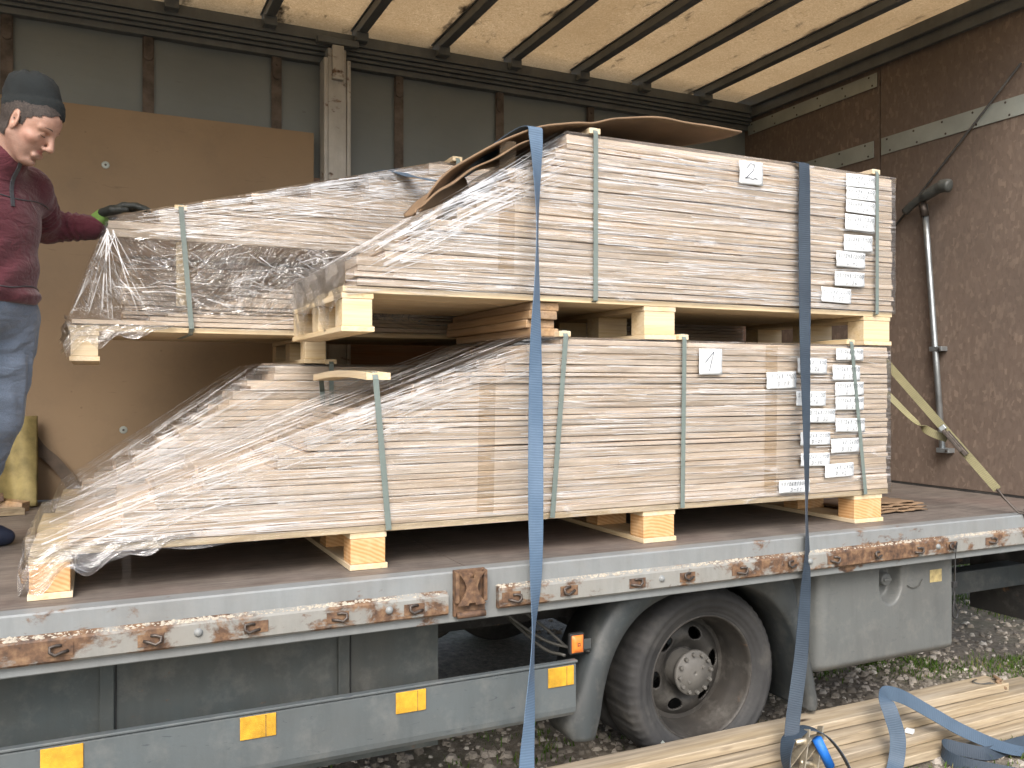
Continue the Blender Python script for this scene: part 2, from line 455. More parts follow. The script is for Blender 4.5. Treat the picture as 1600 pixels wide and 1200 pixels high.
class MB:
    def __init__(s):
        s.v, s.f, s.uv = [], [], None
    def add(s, vs, fs):
        k = len(s.v)
        s.v += [tuple(v) for v in vs]
        s.f += [tuple(i + k for i in f) for f in fs]
        return s
    def box(s, x0, x1, y0, y1, z0, z1):
        return s.add([(x0, y0, z0), (x1, y0, z0), (x1, y1, z0), (x0, y1, z0), (x0, y0, z1), (x1, y0, z1), (x1, y1, z1), (x0, y1, z1)],
                     [(0, 3, 2, 1), (4, 5, 6, 7), (0, 1, 5, 4), (1, 2, 6, 5), (2, 3, 7, 6), (3, 0, 4, 7)])
    def tube(s, pts, r, seg=10, cap=True):
        pts = [Vector(p) for p in pts]
        rs = r if isinstance(r, (list, tuple)) else [r] * len(pts)
        rings = []
        up = None
        for i, p in enumerate(pts):
            d = (pts[min(i + 1, len(pts) - 1)] - pts[max(i - 1, 0)]).normalized()
            if up is None:
                up = Vector((0, 0, 1)) if abs(d.z) < .9 else Vector((1, 0, 0))
            a = d.cross(up).normalized()
            up = a.cross(d).normalized()
            rings.append([p + (a * math.cos(t) + up * math.sin(t)) * rs[i] for t in [2 * math.pi * k / seg for k in range(seg)]])
        vs = [v for rg in rings for v in rg]
        fs = [(i * seg + k, i * seg + (k + 1) % seg, (i + 1) * seg + (k + 1) % seg, (i + 1) * seg + k) for i in range(len(pts) - 1) for k in range(seg)]
        if cap:
            fs += [tuple(range(seg))[::-1], tuple(range((len(pts) - 1) * seg, len(pts) * seg))]
        return s.add(vs, fs)
    def lathe(s, prof, c, axis='y', seg=48):        # prof: (radius, offset along the axis)
        vs, n = [], len(prof)
        for k in range(seg):
            t = 2 * math.pi * k / seg
            for r_, a in prof:
                if axis == 'y': vs.append((c[0] + r_ * math.cos(t), c[1] + a, c[2] + r_ * math.sin(t)))
                elif axis == 'z': vs.append((c[0] + r_ * math.cos(t), c[1] + r_ * math.sin(t), c[2] + a))
                else: vs.append((c[0] + a, c[1] + r_ * math.cos(t), c[2] + r_ * math.sin(t)))
        fs = [(k * n + i, ((k + 1) % seg) * n + i, ((k + 1) % seg) * n + i + 1, k * n + i + 1) for k in range(seg) for i in range(n - 1)]
        return s.add(vs, fs)
    def grid(s, fn, nu, nv):
        vs = [fn(i / nu, j / nv) for i in range(nu + 1) for j in range(nv + 1)]
        fs = [(i * (nv + 1) + j, (i + 1) * (nv + 1) + j, (i + 1) * (nv + 1) + j + 1, i * (nv + 1) + j + 1) for i in range(nu) for j in range(nv)]
        return s.add(vs, fs)
    def build(s, name, mat, parent=None, smooth=False, bevel=0, solid=0, fix=False):
        me = bpy.data.meshes.new(name)
        me.from_pydata(s.v, [], s.f)
        if s.uv is not None:
            lay = me.uv_layers.new(name='UVMap')
            for lp in me.loops:
                lay.data[lp.index].uv = s.uv[lp.vertex_index]
        if fix:
            import bmesh
            b = bmesh.new(); b.from_mesh(me)
            bmesh.ops.recalc_face_normals(b, faces=b.faces)
            b.to_mesh(me); b.free()
        me.update()
        o = link(name, me, parent, mat, smooth)
        if solid:
            md = o.modifiers.new('solid', 'SOLIDIFY'); md.thickness = solid; md.offset = 0
        if bevel:
            md = o.modifiers.new('bevel', 'BEVEL'); md.width = bevel; md.segments = 2; md.limit_method = 'ANGLE'; md.angle_limit = R(40)
        return o

def boxo(name, mat, parent, x0, x1, y0, y1, z0, z1, bevel=0, **k):
    return MB().box(x0, x1, y0, y1, z0, z1).build(name, mat, parent, bevel=bevel, **k)

def spline(pts, n):
    P = [Vector(p) for p in pts]
    P = [2 * P[0] - P[1]] + P + [2 * P[-1] - P[-2]]
    out = []
    for i in range(1, len(P) - 2):
        for k in range(n):
            t = k / n
            a, b, c, d = P[i - 1], P[i], P[i + 1], P[i + 2]
            out.append(.5 * ((2 * b) + (c - a) * t + (2 * a - 5 * b + 4 * c - d) * t * t + (3 * b - a - 3 * c + d) * t ** 3))
    out.append(P[-2])
    return out

def ribbon(path, wdirs, width, thick=.002, n=14):
    """a flat strap swept along a spline; wdirs give the direction across its width at each control point"""
    c = spline(path, n)
    w = spline(wdirs, n)
    m = MB(); m.uv = []
    L = 0
    rows = []
    for i, p in enumerate(c):
        d = (c[min(i + 1, len(c) - 1)] - c[max(i - 1, 0)]).normalized()
        a = w[i].normalized()
        a = (a - d * a.dot(d)).normalized()
        nn = d.cross(a).normalized()
        if i: L += (p - c[i - 1]).length
        rows.append([(tuple(p + a * su * width / 2 + nn * sv * thick / 2), (L, su * width / 2)) for su, sv in ((-1, -1), (1, -1), (1, 1), (-1, 1))])
    for k in range(4):                 # each side has its own vertices, so the webbing keeps hard edges
        b0 = len(m.v)
        for r_ in rows:
            for q in (k, (k + 1) % 4):
                m.v.append(r_[q][0]); m.uv.append(r_[q][1])
        m.f += [(b0 + 2 * i, b0 + 2 * i + 1, b0 + 2 * i + 3, b0 + 2 * i + 2) for i in range(len(rows) - 1)]
    return m

# ------------------------------------------------------------------ ground
GZ = -.892
g = MB()
def gfn(u, v):
    x = -6 + 18 * u; y = -4 + 16 * v
    return (x, y, GZ + .012 * math.sin(x * 3.1 + y * 1.7) * math.sin(y * 2.3 - x) - .012)
g.grid(gfn, 72, 64)
gd = g.build('ground', 'ground', smooth=True)
gd['kind'] = 'structure'
far = MB()
far.add([(-900, -900, GZ - .03), (900, -900, GZ - .03), (900, 900, GZ - .03), (-900, 900, GZ - .03)], [(0, 1, 2, 3)])
fo = far.build('terrain', 'ground')
fo['kind'] = 'structure'

# ------------------------------------------------------------------ truck
truck = tag(empty('truck', (2, 3.7, GZ)), 'grey curtain-sided truck with its side open, loaded with wrapped timber packs', 'truck')
XL, XH, YE, YR = -4.4, 4.23, 2.5, 4.95

seams = [XL, -2.2, -.55, 1.06, 2.62, XH]
for a, b in zip(seams, seams[1:]):
    boxo('floor_panel', 'deck', truck, a + .0015, b - .0015, YE + .062, YR, -.03, 0, .0015)
boxo('floor_bearer', 'chassis', truck, XL, XH, YE + .06, YR, -.16, -.032)

def extrude_x(prof, x0, x1, nx=2):
    m = MB()
    n = len(prof)
    for i in range(nx + 1):
        x = x0 + (x1 - x0) * i / nx
        m.v += [(x, y, z) for y, z in prof]
    for i in range(nx):
        for k in range(n):
            m.f.append((i * n + k, i * n + (k + 1) % n, (i + 1) * n + (k + 1) % n, (i + 1) * n + k))
    m.f += [tuple(range(n))[::-1], tuple(range(nx * n, nx * n + n))]
    return m
extrude_x([(YE + .06, .002), (YE + .004, .002), (YE, -.003), (YE, -.152), (YE + .02, -.155), (YE + .02, -.16), (YE + .06, -.16)], XL, XH + .06).build('deck_edge', 'edge', truck, fix=True)
def rail(x0, x1):
    m = extrude_x([(YE - .001, -.052), (YE - .020, -.060), (YE - .024, -.066), (YE - .024, -.118), (YE - .018, -.124), (YE - .001, -.124)], x0, x1)
    return m.build('lashing_rail', 'rail', truck, fix=True)
railL = rail(XL, .967)
railR = rail(1.136, XH + .05)
# dried mud lying along the top of the lashing rails, crumb by crumb
def crumbs(x0, x1, parent, n):
    m = MB()
    for _ in range(n):
        x = rnd.uniform(x0, x1); s_ = rnd.uniform(.003, .009) * (.6 + .5 * math.sin(x * 7) ** 2)
        y = YE - rnd.uniform(.003, .019)
        z = -.054 - (YE - y) * .33
        c = Vector((x, y, z))
        vs = [c + Vector((rnd.uniform(.6, 1.6) * s_, 0, 0)), c - Vector((rnd.uniform(.6, 1.6) * s_, 0, 0)), c + Vector((0, s_ * .5, 0)), c - Vector((0, s_ * .5, 0)), c + Vector((0, 0, s_ * .7)), c - Vector((0, 0, s_ * .6))]
        m.add(vs, [(0, 2, 4), (2, 1, 4), (1, 3, 4), (3, 0, 4), (2, 0, 5), (1, 2, 5), (3, 1, 5), (0, 3, 5)])
    o = m.build('dried_mud', M['mud'], parent)
    o['kind'] = 'stuff'
M['mud'] = plain('dry_mud', (.36, .325, .265), .9, 0, .2, 60, .2)
crumbs(-.5, .95, railL, 650)
crumbs(1.14, 4.1, railR, 1100)

def hook_mesh():
    """a rope hook seated in its pressed pocket"""
    p = MB().box(-.032, .032, -.0265, -.0235, -.016, .016)
    h = MB().tube([(-.02, -.026, -.004), (-.006, -.034, -.006), (.010, -.037, -.012), (.022, -.036, -.004), (.022, -.034, .008), (.008, -.030, .011), (-.004, -.027, .010)], .0042, 8)
    return p, h
pk, hk = hook_mesh()
pocket_me = bpy.data.meshes.new('hook_pocket'); pocket_me.from_pydata(pk.v, [], pk.f); pocket_me.materials.append(M['bracket'])
hook_me = bpy.data.meshes.new('rope_hook'); hook_me.from_pydata(hk.v, [], hk.f); hook_me.materials.append(M['darksteel'])
hook_me.polygons.foreach_set('use_smooth', [True] * len(hook_me.polygons))
for par, xs in ((railL, (-.32, -.082, .133, .393, .631, .863)), (railR, (1.182, 1.39, 1.645, 1.862, 2.088, 2.329, 2.547, 2.781, 2.996, 3.204, 3.448, 3.7))):
    for i, x in enumerate(xs):
        for me in (pocket_me, hook_me):
            o = bpy.data.objects.new(me.name, me); COL.objects.link(o); o.parent = par
            o.location = (x + rnd.uniform(-.006, .006), YE, -.091 + rnd.uniform(-.003, .003))
            o.rotation_euler = (0, rnd.uniform(-.15, .15) if me is hook_me else 0, 0)
            if i % 2 and me is hook_me: o.scale = (-1, 1, 1)
bolt_me = bpy.data.meshes.new('bolt')
bm_ = MB().lathe([(0, -.009), (.006, -.0085), (.010, -.005), (.012, 0)], (0, 0, 0), 'y', 14)
bolt_me.from_pydata(bm_.v, [], bm_.f); bolt_me.materials.append(M['edge'])
bolt_me.polygons.foreach_set('use_smooth', [True] * len(bolt_me.polygons))
for x in (.247, .78, 1.75, 2.424, 3.12):
    o = bpy.data.objects.new('bolt', bolt_me); COL.objects.link(o); o.parent = railL if x < 1 else railR
    o.location = (x, YE - .024, -.088)

# rusty socket that takes a removable post
def socket():
    x0, x1, y = .988, 1.093, YE - .002
    back = boxo('post_socket', 'bracket', truck, x0, x1, y - .012, y, -.135, .008, .002)
    boxo('socket_cheek', 'bracket', back, x0, x0 + .012, y - .032, y - .0125, -.09, .006, .002)
    boxo('socket_cheek', 'bracket', back, x1 - .012, x1, y - .032, y - .0125, -.09, .006, .002)
    m = MB()           # the hourglass plate with its three notches
    n = 28
    def edge(z):
        k = abs((z + .045) / .05)
        return .018 + .028 * min(1, k) ** 1.6
    def fn(u, v):
        z = -.098 + .1 * u
        w = edge(z)
        return (1.0405 + (2 * v - 1) * w, y - .034 + .004 * abs(2 * v - 1), z)
    m.grid(fn, n, 8)
    keep = []
    for f in m.f:
        c = sum((Vector(m.v[i]) for i in f), Vector()) / 4
        if (c.x - 1.0405) ** 2 + ((c.z + .004) * .9) ** 2 < .012 ** 2 or (c.x - 1.0405) ** 2 + (c.z + .102) ** 2 < .013 ** 2: continue
        keep.append(f)
    m.f = keep
    m.build('socket_plate', 'bracket', back, solid=.006)
    MB().tube([(x0 + .006, y - .026, -.128), (x1 - .006, y - .026, -.128)], .010, 10).build('socket_roll', 'bracket', back, True)
    MB().lathe([(0, -.012), (.008, -.011), (.011, -.006), (.011, 0)], (1.0405, y - .0125, -.012), 'y', 12).build('bolt', 'bracket', back, True)
socket()

# headboard at the front of the load space
hb = boxo('headboard', 'osb', truck, XH + .001, XH + .04, YE, 3.752, .012, 2.5, .002)
boxo('headboard', 'osb', truck, XH + .004, XH + .04, 3.762, YR + .06, .012, 2.5, .002)
boxo('headboard_seam', 'inside', truck, XH + .016, XH + .03, 3.7525, 3.7615, .01, 2.5)
boxo('headboard_foot', 'chassis', truck, XH + .003, XH + .038, YE, YR, -.16, .011)
st = [boxo('alu_strip', 'alu', truck, XH - .004, XH, 3.775, YR - .03, 2.365, 2.45, .001),
      boxo('alu_strip', 'alu', truck, XH - .004, XH, 3.80, YR - .03, 1.945, 2.045, .001),
      boxo('alu_strip', 'alu', truck, XH - .006, XH - .0005, YE + .02, 3.742, 1.945, 2.045, .001)]
screw_me = bpy.data.meshes.new('screw')
sm = MB().lathe([(0, -.003), (.005, -.0025), (.0065, 0)], (0, 0, 0), 'x', 8)
screw_me.from_pydata(sm.v, [], sm.f); screw_me.materials.append(M['darksteel'])
for s_, (y0, y1, za, zb) in zip(st, ((3.81, 4.88, 2.38, 2.435), (3.84, 4.88, 1.96, 2.03), (2.56, 3.7, 1.96, 2.03))):
    k = int((y1 - y0) / .18)
    for i in range(k + 1):
        for j, z in enumerate((za, zb)):
            o = bpy.data.objects.new('screw', screw_me); COL.objects.link(o); o.parent = s_
            o.location = (XH - (.004 if y0 > 3.75 else .006), y0 + (y1 - y0) * (i + .12 * j) / (k + .12), z)
MB().tube([(XH - .012, 4.86, .45), (XH - .018, 3.6, 1.53), (XH - .02, 2.86, 2.2)], .006, 8).build('diagonal_brace', 'chassis', truck, True)

# far side: curtain, its webbing, the rail above and the pillar
def cfn(u, v):
    x = XL + (XH + .06 - XL) * u; z = .02 + 2.44 * v
    return (x, YR + .02 + .010 * math.sin(x * 4.2 + z) * math.sin(z * 2.1 + 1) + .004 * math.sin(x * 13 + z * 3), z)
boxo('added_rear_door', 'curtain', truck, XL - .05, XL - .002, YE, YR + .06, -.16, 2.62, .004)  # unseen rear end, added to close the load space and darken it
cur = MB().grid(cfn, 150, 30).build('side_curtain', 'curtain', truck, True)
for x in (-1.7, -1.05, -.4, .245, .906, 1.618, 2.276, 2.933, 3.58):
    m = MB(); 
    m.grid(lambda u, v: (x - .028 + .056 * v, YR + .004 - .003 * math.sin(u * 9), .1 + 2.30 * u), 30, 2)
    w = m.build('curtain_webbing', 'webbing_brown', cur, solid=.003)
    hgr = MB().box(x - .022, x + .022, YR - .012, YR - .002, 2.30, 2.43)
    hgr.lathe([(0, -.004), (.022, -.004), (.022, .004), (0, .004)], (x, YR - .007, 2.30), 'y', 16)
    hgr.lathe([(0, -.012), (.007, -.012), (.007, -.004)], (x, YR - .007, 2.36), 'y', 10)
    hgr.build('webbing_hanger', 'webbing_brown', w, bevel=.001)
for k, (y0, z0, z1) in enumerate(((YR - .10, 2.50, 2.56), (YR - .085, 2.475, 2.4985), (YR - .07, 2.455, 2.4735), (YR - .05, 2.435, 2.4535), (YR - .03, 2.40, 2.4335))):
    boxo('side_rail', 'rib', truck, XL, XH - .002, y0, YR + .05, z0, z1, .003)
pil = boxo('side_pillar', 'pillar', truck, 1.165, 1.27, YR - .12, YR - .005, .05, 2.46, .004)
boxo('pillar_flange', 'pillar', pil, 1.142, 1.163, YR - .13, YR - .02, .05, 2.40, .003)
boxo('pillar_flange', 'pillar', pil, 1.272, 1.293, YR - .13, YR - .02, .05, 2.40, .003)
boxo('pillar_head', 'pillar', pil, 1.185, 1.25, YR - .15, YR - .121, 2.28, 2.47, .004)
boxo('pillar_cap', 'rib', pil, 1.10, 1.335, YR - .15, YR - .101, 2.475, 2.51, .004)
M['sideboard'] = wood('brown_side_board', (.13, .07, .045), (.20, .115, .075), (.26, .16, .10))
for a, b in ((XL + .02, 1.138), (1.298, 4.2)):
    for i in range(6):
        boxo('side_board', 'sideboard', truck, a, b, YR - .045, YR - .02, .02 + i * .288, .302 + i * .288, .003)
lin = boxo('lining_sheet', 'tan', truck, -1.9, 1.098, YR - .07, YR - .058, .006, 1.985, .001)
for x, z in ((.041, 1.692), (.124, .345), (-.9, 1.6), (.9, .5)):
    MB().lathe([(.006, -.004), (.018, -.003), (.020, 0)], (x, YR - .0702, z), 'y', 9).build('washer', 'alu', lin)
    MB().lathe([(0, -.006), (.006, -.005), (.006, 0)], (x, YR - .0702, z), 'y', 8).build('screw', 'darksteel', lin)

# roof: steel bows carrying translucent sheet
ribs = [-4.15, -3.65, -3.15, -2.65, -2.15, -1.65, -1.15, -.65, -.15, .35, .847, 1.354, 1.847, 2.317, 2.80, 3.27, 3.775]
xs = [XL] + ribs + [XH + .04]
for a, b in zip(xs, xs[1:]):
    m = MB()
    m.grid(lambda u, v: (a + (b - a) * u, YE - .05 + (YR - YE + .12) * v, 2.622 + .004 * math.sin(u * 3.14) * math.sin(v * 5 + a)), 8, 10)
    m.build('roof_sheet', 'grp', truck, True, solid=.003)
for x in ribs:
    rb = boxo('roof_bow', 'rib', truck, x - .026, x + .026, YE - .05, YR - .02, 2.560, 2.61, .004)
    boxo('bow_flange', 'rib', rb, x - .034, x + .034, YE - .05, YR - .02, 2.6105, 2.6165, .001)
    boxo('bow_foot', 'rib', rb, x - .035, x + .035, YR - .16, YR - .102, 2.515, 2.566, .003)
boxo('front_roof_beam', 'rib', truck, XH - .055, XH + .04, YE - .05, YR + .04, 2.545, 2.615, .004)
boxo('front_roof_lip', 'rib', truck, XH - .028, XH + .0005, YE - .05, YR + .04, 2.478, 2.5445, .003)
boxo('near_roof_rail', 'rib', truck, XL, XH + .04, YE - .06, YE + .02, 2.50, 2.566, .004)

# underneath
m = MB()
prof = [(2.528, -.352), (2.536, -.347), (2.55, -.347), (2.556, -.352), (2.556, -.53), (2.552, -.53), (2.540, -.525), (2.531, -.512), (2.528, -.495)]
sk = extrude_x(prof, XL, 1.443).build('side_skirt', 'skirt', truck, fix=True, bevel=.003)
boxo('skirt_lip', 'skirt', sk, XL, 1.446, 2.522, 2.546, -.3465, -.339, .002)
for x0, x1 in ((.816, .912), (.362, .461), (-.13, -.031), (1.336, 1.432), (-.62, -.52)):
    boxo('reflector', 'reflector', sk, x0, x1, 2.524, 2.5275, -.418, -.354, .0012)
    if x0 > .3: boxo('reflector_joint', 'bracket', sk, (x0 + x1) / 2 + .02, (x0 + x1) / 2 + .0215, 2.5228, 2.5238, -.417, -.355)
up = boxo('underbody_panel', 'under', truck, XL, 1.026, 2.72, 2.74, -.62, -.162, .002)
for a, b in ((.007, .045), (.686, .723), (-.7, -.66)):
    boxo('panel_rib', 'under', up, a, b, 2.705, 2.7195, -.60, -.163, .003)
    boxo('panel_joint', 'inside', up, b + .004, b + .007, 2.717, 2.7195, -.60, -.163)
for z in (-.462, -.487):
    for a, b in ((-.65, .005), (.055, .684), (.735, 1.024)):
        boxo('panel_crease', 'under', up, a, b, 2.714, 2.7195, z - .003, z, .001)
boxo('chassis_rail', 'chassis', truck, XL, 6.2, 3.28, 3.36, -.42, -.165, .004)
boxo('chassis_rail', 'chassis', truck, XL, 6.2, 4.1, 4.18, -.42, -.165, .004)
boxo('underbody_panel', 'under', truck, XL, 1.5, 4.72, 4.74, -.62, -.162)  # far side panel, added as dark backing below the deck
boxo('added_far_tank', 'chassis', truck, 2.7, 4.0, 4.3, 4.85, -.6, -.17, .03)  # far side tank, added to keep the view below the deck dark
for x in (-.9, .2, 1.35, 3.1, 3.9):
    boxo('cross_member', 'chassis', truck, x, x + .07, 2.76, 4.68, -.235, -.163, .003)
MB().lathe([(0, 0), (.06, 0), (.06, 2.1), (0, 2.1)], (2.10, 2.8, -.545), 'y', 20).build('axle', 'chassis', truck, True)
MB().lathe([(0, -.12), (.11, -.12), (.125, -.10), (.125, .10), (.11, .12), (0, .12)], (1.24, 3.45, -.34), 'y', 24).build('air_tank', 'chassis', truck, True)
for pts in ([(1.25, 2.95, -.17), (1.42, 2.75, -.32), (1.55, 2.62, -.35)], [(1.32, 2.95, -.17), (1.46, 2.78, -.30), (1.52, 2.70, -.36), (1.6, 2.66, -.345)], [(1.30, 2.99, -.2), (1.40, 2.72, -.335), (1.44, 2.60, -.345)]):
    MB().tube(spline(pts, 8), .0055, 8).build('brake_line', 'cable', truck, True)

# mudguard
pairs = [((1.565, -.655), (1.475, -.645)), ((1.59, -.58), (1.455, -.585)), ((1.606, -.48), (1.507, -.48)), ((1.64, -.38), (1.55, -.37)), ((1.70, -.29), (1.60, -.265)), ((1.79, -.222), (1.68, -.18)),
         ((1.92, -.178), (1.85, -.160)), ((2.07, -.168), (2.07, -.1615)), ((2.21, -.184), (2.30, -.1605)), ((2.335, -.24), (2.455, -.163)), ((2.43, -.33), (2.497, -.31)), ((2.485, -.44), (2.532, -.44)), ((2.522, -.57), (2.567, -.57)), ((2.548, -.68), (2.592, -.685)), ((2.552, -.715), (2.586, -.715))]
inn = spline([(p[0][0], 0, p[0][1]) for p in pairs], 5)
outr = spline([(p[1][0], 0, p[1][1]) for p in pairs], 5)
m = MB()
nn = len(inn)
for i in range(nn):
    a, b = inn[i], outr[i]
    mid = (a + b) / 2
    m.v += [(a.x, 2.96, a.z), (a.x, 2.625, a.z), (a.x * .93 + b.x * .07, 2.608, a.z * .93 + b.z * .07), (mid.x, 2.60, mid.z), (b.x * .9 + a.x * .1, 2.607, b.z * .9 + a.z * .1), (b.x, 2.625, b.z), (b.x, 2.76, b.z)]
for i in range(nn - 1):
    for k in range(6):
        m.f.append((i * 7 + k, i * 7 + k + 1, (i + 1) * 7 + k + 1, (i + 1) * 7 + k))
m.f += [tuple(range(1, 6)), tuple((nn - 1) * 7 + k for k in range(5, 0, -1))]
fen = m.build('mudguard', 'fender', truck, True, solid=.006, fix=True)

# side marker lamp on its bracket
lb = boxo('marker_lamp', 'black', truck, 1.455, 1.512, 2.592, 2.612, -.345, -.272, .006)
m = MB()
m.grid(lambda u, v: (1.461 + .045 * u, 2.590 - .010 * (1 - (2 * u - 1) ** 4) * (1 - (2 * v - 1) ** 4), -.338 + .059 * v), 10, 10)
m.build('lamp_lens', 'amber', lb, True)
for q in ((1.478, 1.489, -.305, -.3025), (1.478, 1.489, -.3135, -.311), (1.478, 1.4805, -.3135, -.3025), (1.4865, 1.489, -.3135, -.3025)):
    boxo('lens_mark', 'bracket', lb, q[0], q[1], 2.5785, 2.5798, q[2], q[3])
boxo('lamp_bracket', 'fender', lb, 1.512, 1.545, 2.602, 2.610, -.335, -.30, .002)

# wheel
WX, WZ = 2.10, -.545
wheel = empty('wheel', (0, 0, 0)); wheel.parent = truck; wheel.matrix_parent_inverse = Matrix.Translation(-truck.location)
seg = 180
prof = [(.236, 2.700), (.246, 2.693), (.250, 2.693), (.253, 2.689), (.262, 2.684), (.272, 2.680), (.2735, 2.6775), (.285, 2.676), (.303, 2.6745), (.305, 2.672), (.322, 2.680), (.333, 2.690), (.341, 2.702), (.345, 2.716), (.346, 2.74), (.346, 2.85), (.341, 2.885), (.32, 2.90), (.25, 2.885)]
m = MB()
n = len(prof)
for k in range(seg):
    t = 2 * math.pi * k / seg
    for i, (r_, y) in enumerate(prof):
        rr, yy = r_, y
        if 11 <= i <= 13 and k % 3 == 0: rr -= .006
        if 14 <= i <= 15 and k % 6 == 0: rr -= .006
        if i == 11 and k % 3 == 0: yy += .003
        m.v.append((WX + rr * math.cos(t), yy, WZ + rr * math.sin(t)))
m.f = [(k * n + i, ((k + 1) % seg) * n + i, ((k + 1) % seg) * n + i + 1, k * n + i + 1) for k in range(seg) for i in range(n - 1)]
m.build('tyre', 'rubber', wheel, True, fix=True)
for t0, rr in ((3.35, .283), (3.9, .288)):       # raised moulding on the sidewall
    m = MB()
    m.grid(lambda u, v: (WX + (rr - .004 + .012 * v) * math.cos(t0 + .16 * u), 2.6735 + .0006 * (v > .5), WZ + (rr - .004 + .012 * v) * math.sin(t0 + .16 * u)), 8, 1)
    m.build('sidewall_mark', 'alu' if t0 > 3.6 else 'rubber', wheel)
rp = [(.238, 2.712), (.240, 2.700), (.236, 2.696), (.231, 2.699), (.228, 2.712), (.222, 2.745), (.212, 2.765), (.205, 2.79), (.203, 2.86)]
MB().lathe(rp, (WX, 0, WZ), 'y', 96).build('rim', 'rim', wheel, True)
m = MB()          # wheel disc with its hand holes left open
def disc(u, v):
    t = 2 * math.pi * u; r_ = .06 + .146 * v
    return (WX + r_ * math.cos(t), 2.845 - .03 * math.sin(max(0, min(1, (v - .15) / .7)) * 3.1416) + .0 * u, WZ + r_ * math.sin(t))
m.grid(disc, 320, 48)
keep = []
for f in m.f:
    c = sum((Vector(m.v[i]) for i in f), Vector()) / 4
    r_ = math.hypot(c.x - WX, c.z - WZ); t = math.atan2(c.z - WZ, c.x - WX)
    hole = any(((r_ - .142) / .024) ** 2 + (((t - h + math.pi) % (2 * math.pi) - math.pi) * .142 / .034) ** 2 < 1 for h in [2 * math.pi * q / 6 + .18 for q in range(6)])
    if not hole: keep.append(f)
m.f = keep
m.build('wheel_disc', 'rim', wheel, True, solid=.008)
MB().lathe([(.075, 2.85), (.07, 2.80), (.066, 2.775), (.085, 2.772), (.088, 2.766), (.088, 2.757), (.084, 2.752), (.062, 2.752), (.060, 2.748), (.012, 2.7465), (.004, 2.7465), (.003, 2.749), (0, 2.749)], (WX, 0, WZ), 'y', 48).build('hub', 'hub', wheel, True)
for q in range(12):
    t = 2 * math.pi * q / 12 + .1
    MB().lathe([(0, -.014), (.0065, -.0135), (.008, -.011), (.0082, 0)], (WX + .074 * math.cos(t), 2.752, WZ + .074 * math.sin(t)), 'y', 8).build('hub_bolt', 'hub', wheel)
for q in range(2):
    t = .5 + 3.4 * q
    MB().lathe([(0, -.006), (.006, -.005), (.007, 0)], (WX + .042 * math.cos(t), 2.7475, WZ + .042 * math.sin(t)), 'y', 8).build('hub_bolt', 'hub', wheel)
MB().lathe([(.2, 2.98), (.33, 2.965), (.345, 3.0), (.345, 3.15), (.32, 3.19), (.2, 3.17)], (WX, 0, WZ), 'y', 60).build('inner_tyre', 'rubber', truck, True)
MB().lathe([(.2, 4.5), (.33, 4.51), (.345, 4.55), (.345, 4.74), (.32, 4.76), (.2, 4.75)], (WX, 0, WZ), 'y', 60).build('far_tyre', 'rubber', truck, True)

# plastic tank box with its sunken filler
def ss(a, b, x):
    t = max(0, min(1, (x - a) / (b - a)))
    return t * t * (3 - 2 * t)
def tank_y(x, z):
    y = 2.58
    d = x - 2.57
    if d < .05: y += .05 - math.sqrt(max(0, .05 ** 2 - (.05 - max(0, d)) ** 2))
    if z < -.535: y += .03 * ((-.535 - z) / .035) ** 2
    cx, cz = 2.968, -.245
    q = max(abs((x - cx) / .062), abs((z - cz) / .062))
    if z < cz: q = math.hypot((x - cx) / .062, (z - cz) / .085) if abs(x - cx) / .062 < 1.2 else q
    y += .06 * (1 - ss(.78, 1.08, q))
    return y
m = MB()
m.grid(lambda u, v: (2.57 + .766 * u, tank_y(2.57 + .766 * u, -.57 + .40 * v), -.57 + .40 * v), 150, 80)
m.box(2.571, 3.336, 2.665, 3.15, -.57, -.171)
m.add([(2.57, 2.63, -.57), (2.57, 2.66, -.57), (2.57, 2.66, -.17), (2.57, 2.63, -.17)], [(0, 1, 2, 3)])
m.add([(3.336, 2.58, -.17), (3.336, 2.665, -.17), (3.336, 2.665, -.57), (3.336, 2.61, -.57)], [(0, 1, 2, 3)])
m.add([(2.60, 2.61, -.57), (2.60, 2.67, -.57), (3.336, 2.67, -.57), (3.336, 2.61, -.57)], [(0, 1, 2, 3)])
tank = m.build('storage_tank', 'tank', truck, True)
cap = MB().lathe([(0, -.03), (.024, -.029), (.028, -.024), (.028, .0), (.033, .004), (.033, .014)], (2.972, 2.632, -.235), 'y', 24).build('filler_cap', 'tank', tank, True, bevel=.001)
boxo('cap_grip', 'tank', cap, 2.952, 2.992, 2.596, 2.6015, -.241, -.229, .002)
MB().tube(spline([(3.06, 2.576, -.262), (3.09, 2.574, -.275), (3.125, 2.573, -.27), (3.14, 2.573, -.252), (3.146, 2.572, -.243)], 5), .0018, 6).build('wire', 'cable', tank, True)
M['sticker'] = plain('faded_sticker', (.40, .32, .15), .6, 0, .35, 40, .1)
boxo('faded_sticker', 'sticker', tank, 3.20, 3.272, 2.5785, 2.5798, -.265, -.212)

# cab behind the headboard and the beam that carries it
boxo('cab', 'under', truck, 4.46, 6.4, 2.62, 4.9, .02, 2.3, .05)
boxo('cab_mudflap', 'chassis', truck, 4.36, 4.398, 2.62, 3.26, -.65, .0, .004)
boxo('cab_beam', 'fender', truck, 3.40, 4.35, 2.93, 3.03, -.46, -.35, .006)

